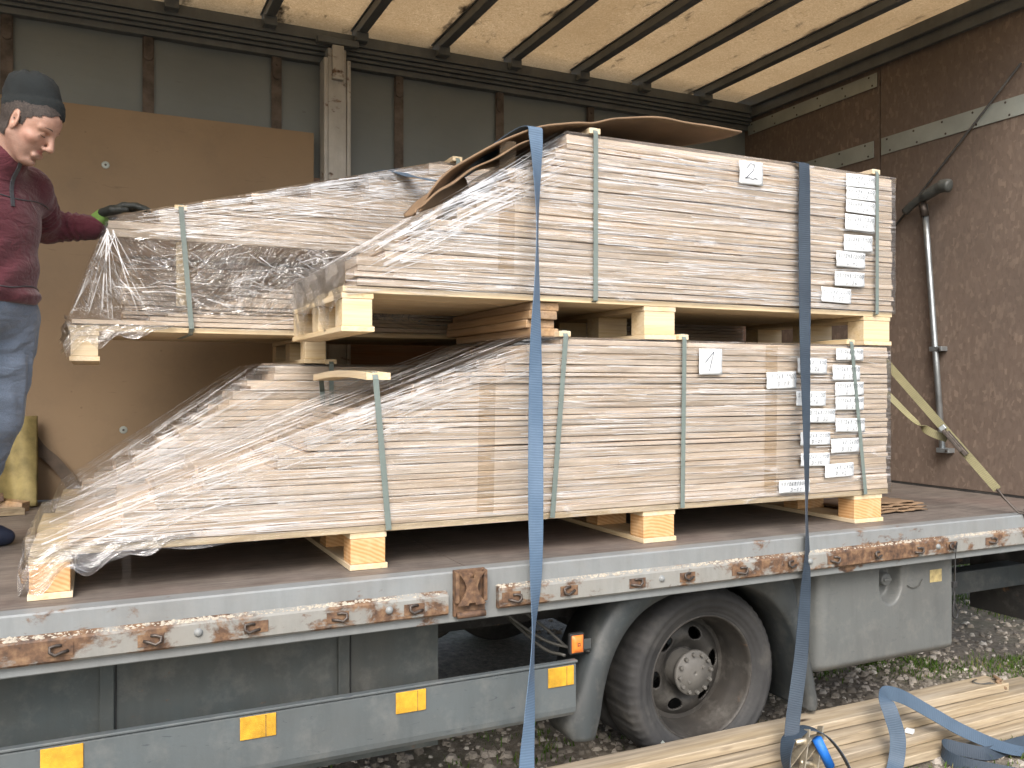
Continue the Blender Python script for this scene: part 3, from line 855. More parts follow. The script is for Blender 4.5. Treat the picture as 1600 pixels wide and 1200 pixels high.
# ------------------------------------------------------------------ wrapped timber packs
def board(name, parent, x0, x1, y0, y1, z0, z1, mat='board', bow=.002, seg=5):
    """one sawn board: chamfered section, slightly bowed"""
    m = MB()
    c = min(.0016, (z1 - z0) * .2)
    pa, pb = rnd.uniform(0, 6), rnd.uniform(0, 6)
    for i in range(seg + 1):
        u = i / seg
        x = x0 + (x1 - x0) * u
        dz = bow * math.sin(u * 3.14 + pa) * .4
        dy = bow * math.sin(u * 4 + pb)
        for y, z in ((y0, z0 + c), (y0 + c, z0), (y1 - c, z0), (y1, z0 + c), (y1, z1 - c), (y1 - c, z1), (y0 + c, z1), (y0, z1 - c)):
            m.v.append((x, y + dy, z + dz))
    for i in range(seg):
        for k in range(8):
            m.f.append((i * 8 + k, (i + 1) * 8 + k, (i + 1) * 8 + (k + 1) % 8, i * 8 + (k + 1) % 8))
    m.f += [tuple(range(8)), tuple(range(seg * 8 + 7, seg * 8 - 1, -1))]
    return m.build(name, mat, parent)

def pallet(root, cols, x0, x1, y0, y1, z0, zt, front_block='block'):
    """columns of three blocks on a bottom board, a cross board over each, long boards on top"""
    p = empty('pallet'); p.parent = root; p.matrix_parent_inverse = Matrix.Translation(-root.location)
    t = .018
    zl = zt - t - .003
    for a, b in cols:
        boxo('bottom_board', 'pallet_y', p, a - .004, b + .006, y0 - .004, y1 + .004, z0 + .001, z0 + t, .0015)
        boxo('cross_board', 'pallet_y', p, a - .002, b + .004, y0 + .001, y1 - .001, zl - t, zl - .0008, .0015)
        ym = (y0 + y1) / 2
        for q, (c, d) in enumerate(((y0 + .002, y0 + .09), (ym - .045, ym + .045), (y1 - .09, y1 - .002))):
            o = MB().box(-(b - a) / 2, (b - a) / 2, 0, d - c, -(zl - z0 - 2 * t) / 2, (zl - z0 - 2 * t) / 2 - .0016).build('block', front_block, None, bevel=.002)
            o.parent = p
            o.location = ((a + b) / 2, c, (z0 + zl) / 2 + .0008)
    n = 4
    w = (y1 - y0 - .012) / n
    for i in range(n):
        board('deck_board', p, x0 + rnd.uniform(-.004, .004), x1 + rnd.uniform(-.004, .004), y0 + i * (w + .004), y0 + i * (w + .004) + w, zl, zt - .0012, 'pallet_x', .0008)
    return p

def fnoise(x, z, s=0):
    return (math.sin(x * 7.3 + z * 31 + s) + .6 * math.sin(x * 17.1 - z * 53 + s * 2) + .4 * math.sin(x * 3.1 + z * 97 + s)) / 2

def stack(root, x0, x1, y0, y1, zb, zt, left, rows=3, step=2, tmin=.019, tmax=.027, right_j=.006):
    """layers of boards; left(z) says where a layer starts"""
    z = zb
    k = 0
    xl = left(zb)
    w = (y1 - y0) / rows
    while z < zt - .008:
        t = rnd.uniform(tmin, tmax) * rnd.choice((.8, 1, 1, 1.25))
        if zt - (z + t) < .012: t = zt - z
        if k % step == 0: xl = left(z + t * (.3 + 1.05 * step))
        gap = .0014 if rnd.random() < .64 else rnd.uniform(.003, .0058)
        for r_ in range(rows):
            ya = y0 + r_ * w + (rnd.uniform(0, .006) if r_ == 0 else .002)
            board('board', root, xl + rnd.uniform(-.006, .008), x1 + rnd.uniform(-right_j, right_j), ya, y0 + (r_ + 1) * w - .003, z + gap / 2, z + t - gap / 2)
        z += t
        k += 1

def sheet(m, fn, nu, nv):
    """adds a film sheet; fn(u, v) -> (point, uv)"""
    k = len(m.v)
    for i in range(nu + 1):
        for j in range(nv + 1):
            p, q = fn(i / nu, j / nv)
            m.v.append(tuple(p)); m.uv.append(q)
    m.f += [(k + i * (nv + 1) + j, k + (i + 1) * (nv + 1) + j, k + (i + 1) * (nv + 1) + j + 1, k + i * (nv + 1) + j + 1) for i in range(nu) for j in range(nv)]

def wrap(root, x0, x1, y0, y1, zb, zt, xt, seed, z_start, drop=0.0, crumple=.002):
    """stretch film: front and back, the sloping end, top and far end, hanging a little below the boards"""
    def top(x):
        if x >= xt: return zt + .004
        return z_start + (zt - z_start) * max(0, (x - x0)) / (xt - x0) + .006
    m = MB(); m.uv = []
    for yy, sg in ((y0 - .005, -1), (y1 + .005, 1)):
        def fn(u, v):
            x = x0 - .004 + (x1 - x0 + .010) * u
            lo = zb - (.004 + drop * max(0, 1 - (x - x0) / .55) * (.5 + .5 * math.sin(x * 23 + seed)))
            hi = top(x)
            z = lo + (hi - lo) * v
            return (x, yy + sg * (.002 + crumple * fnoise(x, z, seed)), z), (x, z)
        sheet(m, fn, 150, 44)
    def ramp_(u, v):
        x = x0 - .004 + (xt - x0 + .004) * u
        y = y0 - .006 + (y1 - y0 + .012) * v
        sag = .009 * math.sin(3.14 * v) ** .7 * abs(math.sin(u * 11 + seed)) * math.sin(3.14 * u)
        return (x, y, top(x) + .001 - sag + crumple * fnoise(y * .4, x * .3, seed)), (y * 1.0 + 3 + u * .4, u * (xt - x0) * .16 + v * .72)
    mr = MB(); mr.uv = []
    sheet(mr, ramp_, 70, 40)
    mr.build('stretch_film', 'film_clear', root, True)
    sheet(m, lambda u, v: ((xt + (x1 - xt + .006) * u, y0 - .006 + (y1 - y0 + .012) * v, zt + .005 + crumple * fnoise(u, v, seed)), (xt + (x1 - xt) * u, v * .7)), 50, 20)
    sheet(m, lambda u, v: ((x1 + .010 + crumple * 2 * fnoise(u, v * .5, seed), y0 - .006 + (y1 - y0 + .012) * u, zb - .004 + (zt - zb + .008) * v), (u * .7, v * .6)), 24, 40)
    if z_start - zb > .02:
        sheet(m, lambda u, v: ((x0 - .006 - .012 * math.sin(3.14 * v) * abs(math.sin(u * 7)), y0 - .006 + (y1 - y0 + .012) * u, zb - drop * .8 + (z_start - zb + drop * .8 + .006) * v), (u * .7, v * .4)), 24, 14)
    return m.build('stretch_film', 'film', root, True)

def pleats_highlights(root, x0, x1, y, zb, zt, xt, z_start, n_diag, n_hor, n_ramp, y1, sd):
    """gathered strands of film; their white also paints the highlights along the pack"""
    rr = random.Random(sd)
    m = MB()
    def strip(a, b, w, out):
        a, b = Vector(a), Vector(b)
        d = (b - a).normalized()
        s_ = d.cross(Vector(out)).normalized() * w / 2
        mid = [a, a.lerp(b, .25) + s_ * rr.uniform(-2, 2), a.lerp(b, .6) + s_ * rr.uniform(-3, 3), b]
        ws = [1, .8, .5, .12]
        vs = []
        for p, q in zip(mid, ws): vs += [p - s_ * q, p + s_ * q]
        m.add(vs, [(0, 1, 3, 2), (2, 3, 5, 4), (4, 5, 7, 6)])
    sl = (zt - z_start) / (xt - x0)
    for _ in range(n_diag):
        u = rr.random() ** .8
        x = x0 + (xt - x0) * u
        z = z_start + (zt - z_start) * u - rr.random() ** 2 * .12
        if z < zb + .01: z = zb + .012
        L = rr.uniform(.12, .6)
        s2 = sl * rr.uniform(.55, 1.05)
        xb, zb2 = x + L, z + s2 * L
        if zb2 > zt - .005: continue
        yy = y - .011 - rr.random() * .002
        strip((x, yy, z), (xb, yy, zb2), rr.choice((.0012, .0016, .002, .003)), (0, -1, 0))
    for _ in range(n_hor):  # long level white strips, painted highlights on the film front
        x = rr.uniform(x0 + .1, x1 - .3); L = rr.uniform(.12, .7)
        hi = zt if x > xt else z_start + (zt - z_start) * (x - x0) / (xt - x0)
        z = rr.uniform(zb, max(zb + .02, hi - .02))
        yy = y - .011 - rr.random() * .002
        strip((x, yy, z), (min(x1, x + L), yy, z + rr.uniform(-.016, .016)), rr.choice((.0012, .0018, .0028)), (0, -1, 0))
    for _ in range(n_ramp):
        u = rr.uniform(0, .9); v = rr.random()
        u2 = min(1, u + rr.uniform(.08, .3))
        ya = y + (y1 - y) * v; yb_ = ya + rr.uniform(-.1, .06)
        up = .013
        strip((x0 + (xt - x0) * u, ya, z_start + (zt - z_start) * u + up), (x0 + (xt - x0) * u2, max(y, yb_), z_start + (zt - z_start) * u2 + up), rr.choice((.0015, .0025, .005)), (-.4, -.3, .85))
    o = m.build('film_pleats_highlights', 'pleat_highlight', root)
    o['kind'] = 'stuff'
    return o

def band(root, path, w=.0185, n=3):
    """flat plastic strapping along a polyline"""
    pts = []
    for a, b in zip(path, path[1:]):
        a, b = Vector(a), Vector(b)
        pts += [a.lerp(b, k / n) for k in range(n)]
    pts.append(Vector(path[-1]))
    m = MB()
    for i, p in enumerate(pts):
        d = (pts[min(i + 1, len(pts) - 1)] - pts[max(i - 1, 0)]).normalized()
        a = Vector((1, 0, 0)); a = (a - d * a.dot(d)).normalized()
        nn_ = d.cross(a)
        for su, sv in ((-1, -1), (1, -1), (1, 1), (-1, 1)):
            m.v.append(tuple(p + a * su * w / 2 + nn_ * sv * .0006))
    for i in range(len(pts) - 1):
        for k in range(4):
            m.f.append((i * 4 + k, i * 4 + (k + 1) % 4, (i + 1) * 4 + (k + 1) % 4, (i + 1) * 4 + k))
    return m.build('strapping_band', 'band', root)

GLYPH = {
 '0': [[(.5, 1), (.15, .75), (.1, .3), (.4, 0), (.8, .25), (.85, .7), (.5, 1)]], '1': [[(.2, .7), (.55, 1), (.4, 0)]],
 '2': [[(.15, .75), (.4, 1), (.75, .85), (.6, .5), (.1, .05), (.45, .12), (.85, .02)]], '3': [[(.2, .9), (.6, 1), (.7, .75), (.4, .55), (.75, .35), (.5, 0), (.1, .1)]],
 '4': [[(.35, 1), (.15, .45), (.8, .5)], [(.7, .85), (.55, 0)]], '5': [[(.8, 1), (.35, .95), (.25, .6), (.65, .55), (.7, .2), (.4, 0), (.1, .1)]],
 '6': [[(.7, 1), (.3, .6), (.15, .2), (.45, 0), (.75, .25), (.5, .45), (.2, .25)]], '7': [[(.15, .95), (.85, 1), (.4, 0)], [(.3, .5), (.7, .55)]],
 '8': [[(.6, .55), (.3, .75), (.5, 1), (.75, .8), (.3, .35), (.3, .05), (.65, .1), (.6, .55)]], '9': [[(.75, .8), (.5, 1), (.25, .75), (.5, .55), (.75, .8), (.6, 0)]],
 '/': [[(.75, 1.1), (.3, -.12)]], '-': [[(.15, .5), (.8, .52)]], 'D': [[(.25, 1), (.2, 0), (.65, .1), (.85, .55), (.6, .95), (.1, 1)]],
 'I': [[(.12, .45), (.55, 1), (.5, .5), (.42, 0)]], 'Z': [[(.15, .72), (.3, .98), (.58, .9), (.5, .6), (.25, .2), (.15, .12), (.38, .2), (.55, .08), (.7, .18), (.86, .1)]]}
def write(par, text, x, z, w, h, y, pen=.0015):
    m = MB()
    cw = w / max(1, len(text))
    for i, ch in enumerate(text):
        for st_ in GLYPH.get(ch, []):
            pts = []
            for gx, gz in st_:
                pts.append(Vector((x + (i + gx * .86 + .14 * gz) * cw + rnd.uniform(-.03, .03) * cw, y, z + gz * h + rnd.uniform(-.03, .03) * h)))
            for a, b in zip(pts, pts[1:]):
                d = (b - a).normalized(); s_ = Vector((-d.z, 0, d.x)) * pen / 2
                m.add([a - s_ - d * pen * .3, b - s_ + d * pen * .3, b + s_ + d * pen * .3, a + s_ - d * pen * .3], [(0, 1, 2, 3)])
    return m.build('handwriting', 'ink', par)
def paper(root, text, cx, cz, w, h, y):
    rot = rnd.uniform(-.03, .03)
    m = MB()
    m.grid(lambda u, v: (cx + (u - .5) * w, y - .0012 * math.sin(v * 9 + cx * 40) - .001 * math.sin(u * 5 + cz * 30), cz + (v - .5) * h + (u - .5) * w * rot), 6, 8)
    o = m.build('paper_label', 'paper', root, True, solid=.0004)
    if '|' in text:
        a, b = text.split('|')
        write(o, a, cx - w * .46, cz + h * .10, w * .92, h * .27, y - .0036)
        write(o, b, cx - w * .16, cz - h * .36, w * .40, h * .27, y - .0036)
    else:
        write(o, {'2': 'Z', '1': 'I'}[text], cx - w * .42, cz - h * .36, w * .9, h * .78, y - .0036, .0026)
    return o

# --- pack 1: on the deck, nearest the camera
Y0, Y1 = 2.65, 3.39
p1 = tag(empty('timber_pack', (1.45, 3.0, 0)), 'film-wrapped board pack with paper marked 1, on the deck edge, long sloping stepped end', 'timber pack', 'wrapped timber packs')
pallet(p1, ((-.163, -.064), (.711, .822), (1.795, 1.93), (2.84, 2.995)), -.163, 3.03, Y0, Y1, 0, .137)
def left1(z):
    return -.126 + max(0, (z - .165) / .572) * 1.506
stack(p1, -.16, 3.03, Y0, Y1, .138, .735, left1)
wrap(p1, -.166, 3.034, Y0, Y1, .122, .737, 1.34, 1.3, .165, .05)
pleats_highlights(p1, -.14, 3.03, Y0, .14, .735, 1.32, .17, 240, 400, 170, Y1, 5)
def edge_batten(root, x, z, y0, y1, w=.045, h=.02, mat='pallet_y'):
    return boxo('edge_batten', mat, root, x - w / 2, x + w / 2, y0, y1, z, z + h, .0015)
for xa, xb in ((1.462, 1.41), (1.963, 1.955), (2.805, 2.885)):
    edge_batten(p1, xa, .7435, Y0 - .012, Y1 + .01)
    band(p1, [(xb, Y1, .118), (xb, Y0 + .02, .115), (xb, Y0 - .016, .122), (xa, Y0 - .017, .745), (xa, Y0 - .006, .7655), (xa, Y1 + .004, .7655), (xa, Y1 + .018, .74), (xb, Y1 + .018, .13)])
m = MB()      # the bent batten under the band on the slope
def cb(u):
    return .012 * math.sin(u * 3.14) 
for i in range(13):
    u = i / 12; y = Y0 - .012 + (Y1 - Y0 - .05) * u; z = .581 + .012 + cb(u)
    m.v += [(.757 - .01 * u, y, z), (.835 - .01 * u, y, z), (.835 - .01 * u, y, z + .022), (.757 - .01 * u, y, z + .022)]
for i in range(12):
    for k in range(4): m.f.append((i * 4 + k, i * 4 + (k + 1) % 4, i * 4 + 4 + (k + 1) % 4, i * 4 + 4 + k))
m.f += [(3, 2, 1, 0), (48, 49, 50, 51)]
m.build('edge_batten', 'pallet_y', p1, fix=True)
band(p1, [(.828, Y1, .118), (.828, Y0 + .02, .115), (.828, Y0 - .016, .122), (.785, Y0 - .018, .595), (.785, Y0 - .008, .6175), (.78, Y0 + .35, .629), (.776, Y1 - .06, .617), (.80, Y1 + .018, .55), (.82, Y1 + .018, .13)])
for t_, x, z, w, h in [('1', 2.085, 0.664, 0.108, 0.097), ('53/268/1700|D-12', 2.796, 0.701, 0.151, 0.048), ('53/268/1800|D-26', 2.593, 0.653, 0.156, 0.059), ('53/268/1900|D-17', 2.433, 0.595, 0.151, 0.066), ('54/268/1950|D-17', 2.779, 0.626, 0.153, 0.062), ('53/268/2000|D-11', 2.796, 0.5595, 0.157, 0.056), ('53/268/2100|D-21', 2.796, 0.5, 0.157, 0.055), ('53/268/2100|D-16', 2.586, 0.522, 0.156, 0.059), ('53/268/2300|D-30', 2.637, 0.452, 0.159, 0.057), ('53/268/2400|D-21', 2.801, 0.411, 0.164, 0.057), ('53/268/2500|D-21', 2.61, 0.361, 0.158, 0.052), ('53/268/2600|D-32', 2.772, 0.328, 0.153, 0.058), ('53/268/2700|D-30', 2.608, 0.276, 0.154, 0.052), ('53/268/2800|D-42', 2.74, 0.228, 0.159, 0.055), ('53/268/3000|D-11', 2.499, 0.173, 0.16, 0.051)]:
    paper(p1, t_, x, z, w, h, Y0 - .0145)
MB().grid(lambda u, v: (.065 + .024 * v, 2.700 + .035 * (1 - u), .002 + .128 * u), 6, 2).build('loose_tape', 'film', p1, True)

# --- pack 2: stacked on pack 1
Y0b, Y1b = 2.66, 3.40
p2 = tag(empty('timber_pack', (1.9, 3.0, .736)), 'film-wrapped board pack with paper marked 2, stacked over the front pack under the cardboard', 'timber pack', 'wrapped timber packs')
pallet(p2, ((.687, .783), (1.806, 1.94), (2.905, 3.055)), .692, 3.07, Y0b, Y1b, .7425, .886, 'pallet_x')
def left2(z):
    return .728 + max(0, (z - .975) / .482) * .78
stack(p2, .71, 3.07, Y0b, Y1b, .887, 1.455, left2)
wrap(p2, .70, 3.074, Y0b, Y1b, .882, 1.457, 1.48, 4.1, .965, .02)
pleats_highlights(p2, .72, 3.07, Y0b, .89, 1.455, 1.47, .975, 190, 460, 110, Y1b, 8)
for x in (1.588, 2.962):
    edge_batten(p2, x, 1.463, Y0b - .012, Y1b + .01)
    band(p2, [(x, Y1b, .866), (x, Y0b + .02, .866), (x, Y0b - .016, .874), (x, Y0b - .017, 1.465), (x, Y0b - .006, 1.4855), (x, Y1b + .004, 1.4855), (x, Y1b + .018, 1.46), (x, Y1b + .018, .88)])
for t_, x, z, w, h in [('2', 2.289, 1.397, 0.114, 0.089), ('53/248/1500|D-40', 2.873, 1.424, 0.168, 0.054), ('53/248/1600|D-22', 2.871, 1.37, 0.164, 0.05), ('53/248/1700|D-29', 2.869, 1.315, 0.167, 0.053), ('53/248/1800|D-47', 2.866, 1.249, 0.168, 0.066), ('53/248/1900|D-42', 2.855, 1.164, 0.16, 0.067), ('53/248/2000|D-45', 2.813, 1.093, 0.162, 0.064), ('53/248/2100|D-36', 2.808, 1.012, 0.166, 0.06), ('53/248/2200|D-32', 2.733, 0.943, 0.162, 0.06)]:
    paper(p2, t_, x, z, w, h, Y0b - .0145)
# torn film hanging over the end of the pallet
def torn(root, x, y0, y1, ztop, zlow, sd, out=.012):
    m = MB(); m.uv = []
    def fn(u, v):
        y = y0 + (y1 - y0) * u
        low = zlow + .035 * math.sin(u * 13 + sd) + .02 * math.sin(u * 31 + sd * 2)
        z = ztop + (low - ztop) * v
        return (x - out - .022 * v * math.sin(u * 9 + sd) ** 2 - .006 * math.sin(v * 11 + u * 17), y, z), (u * (y1 - y0), v * .3 + u)
    sheet(m, fn, 40, 18)
    return m.build('torn_film', 'film', root, True)
torn(p2, .70, Y0b - .008, Y1b, .985, .80, 1.0)
torn(p1, -.166, Y0 - .012, Y0 + .4, .165, .045, 2.2, .006)
def flap(root, y, x0, x1, ztop, depth, sd):
    m = MB(); m.uv = []
    def fn(u, v):
        x = x0 + (x1 - x0) * u
        low = depth * (1 - u) ** .8 * (1 + .25 * math.sin(u * 19 + sd))
        return (x + .008 * math.sin(v * 7 + u * 9), y - .004 - .012 * math.sin(v * 6 + u * 15 + sd) ** 2, ztop - low * v), (x, v * .2 + u * .1)
    sheet(m, fn, 40, 12)
    return m.build('torn_film', 'film', root, True)
flap(p1, Y0 - .006, -.17, .25, .155, .115, .5)

# --- packs 3 and 4: the rear pair
Yc, Yd = 3.52, 4.24
p4 = tag(empty('timber_pack', (1.45, 3.9, 0)), 'film-wrapped board pack standing on the deck behind the front pack, its sloping end in shade', 'timber pack', 'wrapped timber packs')
pallet(p4, ((-.13, -.03), (.7, .81), (1.8, 1.93), (2.83, 2.98)), -.13, 3.0, Yc, Yd, 0, .125)
def left4(z):
    return -.10 + max(0, (z - .165) / .489) * .725
stack(p4, -.13, 3.0, Yc, Yd, .126, .652, left4, step=2)
wrap(p4, -.135, 3.005, Yc, Yd, .115, .654, .59, 7.7, .16, .04, .004)
pleats_highlights(p4, -.12, 3.0, Yc, .13, .652, .59, .16, 120, 120, 110, Yd, 21)
for x in (.86, 2.2):
    edge_batten(p4, x, .660, Yc - .012, Yd + .01)
    band(p4, [(x, Yc - .016, .118), (x, Yc - .017, .662), (x, Yc - .006, .6815), (x, Yd + .01, .6815), (x, Yd + .017, .13)])

p3 = tag(empty('timber_pack', (1.45, 3.9, .66)), 'half-hollow film-wrapped pack on top at the back, under the gloved hand', 'timber pack', 'wrapped timber packs')
pallet(p3, ((-.085, .005), (.757, .842), (1.8, 1.93), (2.83, 2.98)), -.088, 3.0, Yc, Yd, .6625, .795, 'pallet_x')
def left3(z):
    f = (z - .83) / (1.10 - .83)
    return -.085 if f <= 0 else .15 + f * 1.0
stack(p3, -.09, 3.0, Yc, Yc + .48, .796, 1.112, left3, rows=2, step=1, tmin=.013, tmax=.02)
stack(p3, -.09, 3.0, Yc + .482, Yd, .796, 1.112, lambda z: -.085 if z < .83 else .10, rows=1, step=1, tmin=.016, tmax=.022)  # back row added to close off the hollow and keep it dark
def left3b(z):
    f = (z - 1.205) / (1.53 - 1.205)
    return .035 if f <= .02 else .05 + f * 1.27
stack(p3, .03, 3.0, Yc, Yd, 1.120, 1.53, left3b, step=2)
for y in (Yc + .004, Yd - .03):
    boxo('prop_slat', 'pallet_y', p3, .272, .318, y, y + .022, .875, 1.1185, .0015)
# its film: down the hollow end and along the front
m = MB(); m.uv = []
def hull3(x):
    return 1.185 + .347 * max(0, min(1, (x - .03) / 1.3))
def f3(yy, sg, cr):
    def fn(u, v):
        z0_ = .79 - .004
        xl = lambda z: -.095 + .125 * max(0, min(1, (z - .81) / .36))
        zz = z0_ + (1.0) * v * .0
        x_b = 3.004
        # rows run from the left edge (which leans in) to the right
        z_hi = hull3(.03 + (x_b - .03) * u)
        z = z0_ + (z_hi - z0_) * v
        x = xl(z) + (x_b - xl(z)) * u
        w = 1 if .86 < z < 1.12 and x < 1.1 else .25
        return (x, yy + sg * (.004 + cr * w * fnoise(x * 2.3, z * .55, 3) + cr * .6 * w * math.sin(x * 19 + z * 37) * math.sin(z * 23 - x * 8)), z), (x, z * 1.4 + .35 * math.sin(x * 6) * w)
    return fn
mf = MB(); mf.uv = []
sheet(mf, f3(Yc - .006, -1, .010), 190, 90)
for nm, mt, want in (('stretch_film', 'film', False), ('crumpled_film', 'film_crumpled', True)):
    q_ = MB(); q_.v, q_.uv = mf.v, mf.uv
    q_.f = [f for f in mf.f if (lambda c: .845 < c.z < 1.122 and c.x < 1.25)(sum((Vector(mf.v[i]) for i in f), Vector()) / 4) == want]
    q_.build(nm, mt, p3, True)
sheet(m, f3(Yd + .006, 1, .006), 60, 30)
sheet(m, lambda u, v: ((-.098 + .125 * max(0, min(1, (.786 + .4 * v - .81) / .36)) - .006 * abs(math.sin(u * 9 + v * 3)), Yc - .006 + (Yd - Yc + .012) * u, .786 + .4 * v), (u * .7 + v * .2, v * .05 + u * .8)), 40, 24)
sheet(m, lambda u, v: ((.026 + 1.31 * u, Yc - .008 + (Yd - Yc + .016) * v, hull3(.03 + 1.3 * u) + .006 - .012 * math.sin(3.14 * v) * abs(math.sin(u * 9))), (u * 1.3, v * .7)), 50, 24)
sheet(m, lambda u, v: ((1.33 + 1.68 * u, Yc - .008 + (Yd - Yc + .016) * v, 1.538), (u * 1.3, v * .7)), 20, 10)
m.build('stretch_film', 'film', p3, True)
pleats_highlights(p3, .06, 3.0, Yc, 1.13, 1.53, 1.32, 1.19, 160, 300, 60, Yd, 33)
rr = random.Random(4)
m = MB()      # strands fanning down the hollow end, plus white strips painting crumple highlights
for q in range(84):
    y_ = Yc - .012
    k = rr.random()
    if q < 15:
        a = Vector((.03 + rr.uniform(0, .03), y_, 1.15 - rr.uniform(0, .03))); b = Vector((-.085 + .30 * k ** 1.3, y_ - .003, .815 + rr.uniform(0, .06)))
    else:
        a = Vector((rr.uniform(.05, .9), y_, rr.uniform(.90, 1.10))); b = a + Vector((rr.uniform(.05, .22), -.002, rr.uniform(-.09, .05)))
    d = (b - a).normalized(); s_ = d.cross(Vector((0, -1, 0))) * rr.choice((.0007, .001, .002))
    mid = a.lerp(b, .5) + s_ * rr.uniform(-4, 4)
    m.add([a - s_, a + s_, mid + s_ * .7, mid - s_ * .7, b + s_ * .3, b - s_ * .3], [(0, 1, 2, 3), (3, 2, 4, 5)])
o = m.build('film_pleats_highlights', 'pleat_highlight', p3); o['kind'] = 'stuff'
flap(p3, Yc - .006, -.10, .26, .80, .10, 1.7)
torn(p3, -.095, Yc - .02, Yc + .25, .83, .72, .4, .004)
for x, xb in ((.288, .325),):
    edge_batten(p3, x, 1.236, Yc - .012, Yd + .01)
    band(p3, [(xb - .03, Yc + .14, .758), (xb - .002, Yc + .01, .768), (xb, Yc - .018, .79), (x, Yc - .02, 1.238), (x, Yc - .006, 1.2585), (x, Yd + .01, 1.2585), (x, Yd + .02, .8)])
edge_batten(p3, 1.412, 1.546, Yc - .012, Yd + .01)
band(p3, [(1.412, Yc - .016, .79), (1.412, Yc - .018, 1.548), (1.412, Yc - .006, 1.5675), (1.412, Yd + .01, 1.5675), (1.412, Yd + .02, .8)])

for root, x, z0_, z1_, yy in ((p1, 1.165, .15, .60, Y0), (p1, 2.385, .15, .73, Y0), (p2, 1.245, .95, 1.40, Y0b)):
    MB().grid(lambda u, v: (x - .03 + .06 * v + .008 * u, yy - .0022 - .001 * math.sin(u * 40), z0_ + (z1_ - z0_) * u), 24, 2).build('tape_strip', 'tape', root, True)

# --- loose boards laid between the two front packs
zz = .744
for i in range(4):
    a = rnd.uniform(-.02, .02)
    h = .0300
    o = MB().box(-.055, .055, 0, .74 + rnd.uniform(-.05, .03), 0, h - .0006).build('dunnage_board', 'dunnage', None, bevel=.004)
    o.location = (1.395 + rnd.uniform(-.012, .012), 2.675 + rnd.uniform(-.015, .015), zz)
    o.rotation_euler = (0, 0, a)
    zz += h
    tag(o, ('lowest', 'second lowest', 'third from bottom', 'uppermost')[i] + ' of four old boards wedged between the two front packs', 'board', 'loose boards between the front packs')

# ------------------------------------------------------------------ cardboard over the top pack
prof = spline([(.93, 0, 1.130), (.985, 0, 1.215), (1.08, 0, 1.305), (1.22, 0, 1.392), (1.40, 0, 1.470), (1.56, 0, 1.505), (1.70, 0, 1.532), (1.95, 0, 1.552), (2.20, 0, 1.560)], 8)
m = MB()
ny = 20
for i, p in enumerate(prof):
    u = i / (len(prof) - 1)
    for j in range(ny + 1):
        v = j / ny
        wob = .006 * math.sin(u * 17 + v * 3) + .010 * (1 - u) * math.sin(v * 7 + u * 9)
        ragged = .012 * math.sin(u * 40) * math.sin(u * 13) if j in (0, ny) else 0
        end = .06 * math.sin(v * 5 + 1) * ss(.9, 1, u) + (-.12 * v) * ss(.85, 1, u)
        m.v.append((p.x + end + .22 * v * (1 - u) ** 1.5, 2.650 + (.10 + .58 * ss(0, .55, u)) * v + ragged, p.z + wob * ss(0, .25, u) + .10 * v * (1 - u) ** 2))
for i in range(len(prof) - 1):
    for j in range(ny):
        m.f.append((i * (ny + 1) + j, (i + 1) * (ny + 1) + j, (i + 1) * (ny + 1) + j + 1, i * (ny + 1) + j + 1))
cb_ = m.build('cardboard_sheet', 'card', None, True, solid=.007)
tag(cb_, 'bent brown cardboard sheet draped over the sloping end of the upper pack', 'cardboard')
lip = spline([(.915, 0, 1.125), (.955, 0, 1.165), (1.06, 0, 1.245), (1.20, 0, 1.335), (1.36, 0, 1.425)], 8)
m = MB()
for i, p in enumerate(lip):
    u = i / (len(lip) - 1)
    for j in range(9):
        v = j / 8
        m.v.append((p.x + .01 * math.sin(v * 4), 2.638 + (.08 + .34 * u) * v + .012 * math.sin(u * 14), p.z + .016 * math.sin(u * 3.1) * math.sin(v * 3.1) + .004 * math.sin(u * 23)))
for i in range(len(lip) - 1):
    for j in range(8):
        m.f.append((i * 9 + j, (i + 1) * 9 + j, (i + 1) * 9 + j + 1, i * 9 + j + 1))
m.build('folded_flap', 'card', cb_, True, solid=.006)

# ------------------------------------------------------------------ blue lashing straps
Xw = (1, 0, 0)
def turn(*deg):      # direction across the webbing at each control point, by how far it has turned edge-on
    return [(math.cos(R(d)), math.sin(R(d)), 0) for d in deg]
path = [(1.02, 4.2, 1.475), (1.10, 3.62, 1.489), (1.20, 3.44, 1.44), (1.29, 3.25, 1.40), (1.338, 2.84, 1.462), (1.345, 2.66, 1.460), (1.345, 2.632, 1.415), (1.343, 2.62, 1.30), (1.337, 2.605, 1.11), (1.325, 2.585, .90), (1.305, 2.555, .70), (1.295, 2.535, .50), (1.272, 2.49, .22), (1.255, 2.455, -.02), (1.238, 2.44, -.22), (1.215, 2.42, -.45), (1.195, 2.40, -.62), (1.19, 2.36, -.80), (1.20, 2.28, -.875), (1.1, 2.05, -.885)]
s1 = ribbon(path, turn(0, 0, 0, 0, 0, 0, 5, 34, 57, 44, 20, 5, 0, 20, 54, 28, 3, 0, 5, 10), .054, .0022).build('lashing_strap', 'blue', None, True)
tag(s1, 'light blue lashing strap hanging twisted from the cardboard in front of both packs', 'strap', 'blue lashing straps')
path = [(2.50, 3.5, 1.50), (2.53, 3.0, 1.474), (2.54, 2.70, 1.471), (2.545, 2.646, 1.462), (2.543, 2.628, 1.43), (2.537, 2.622, 1.2), (2.53, 2.612, .95), (2.51, 2.59, .70), (2.487, 2.56, .45), (2.46, 2.53, .22), (2.435, 2.505, .09), (2.41, 2.475, -.05), (2.385, 2.46, -.2), (2.345, 2.44, -.42), (2.29, 2.42, -.62), (2.265, 2.405, -.70)]
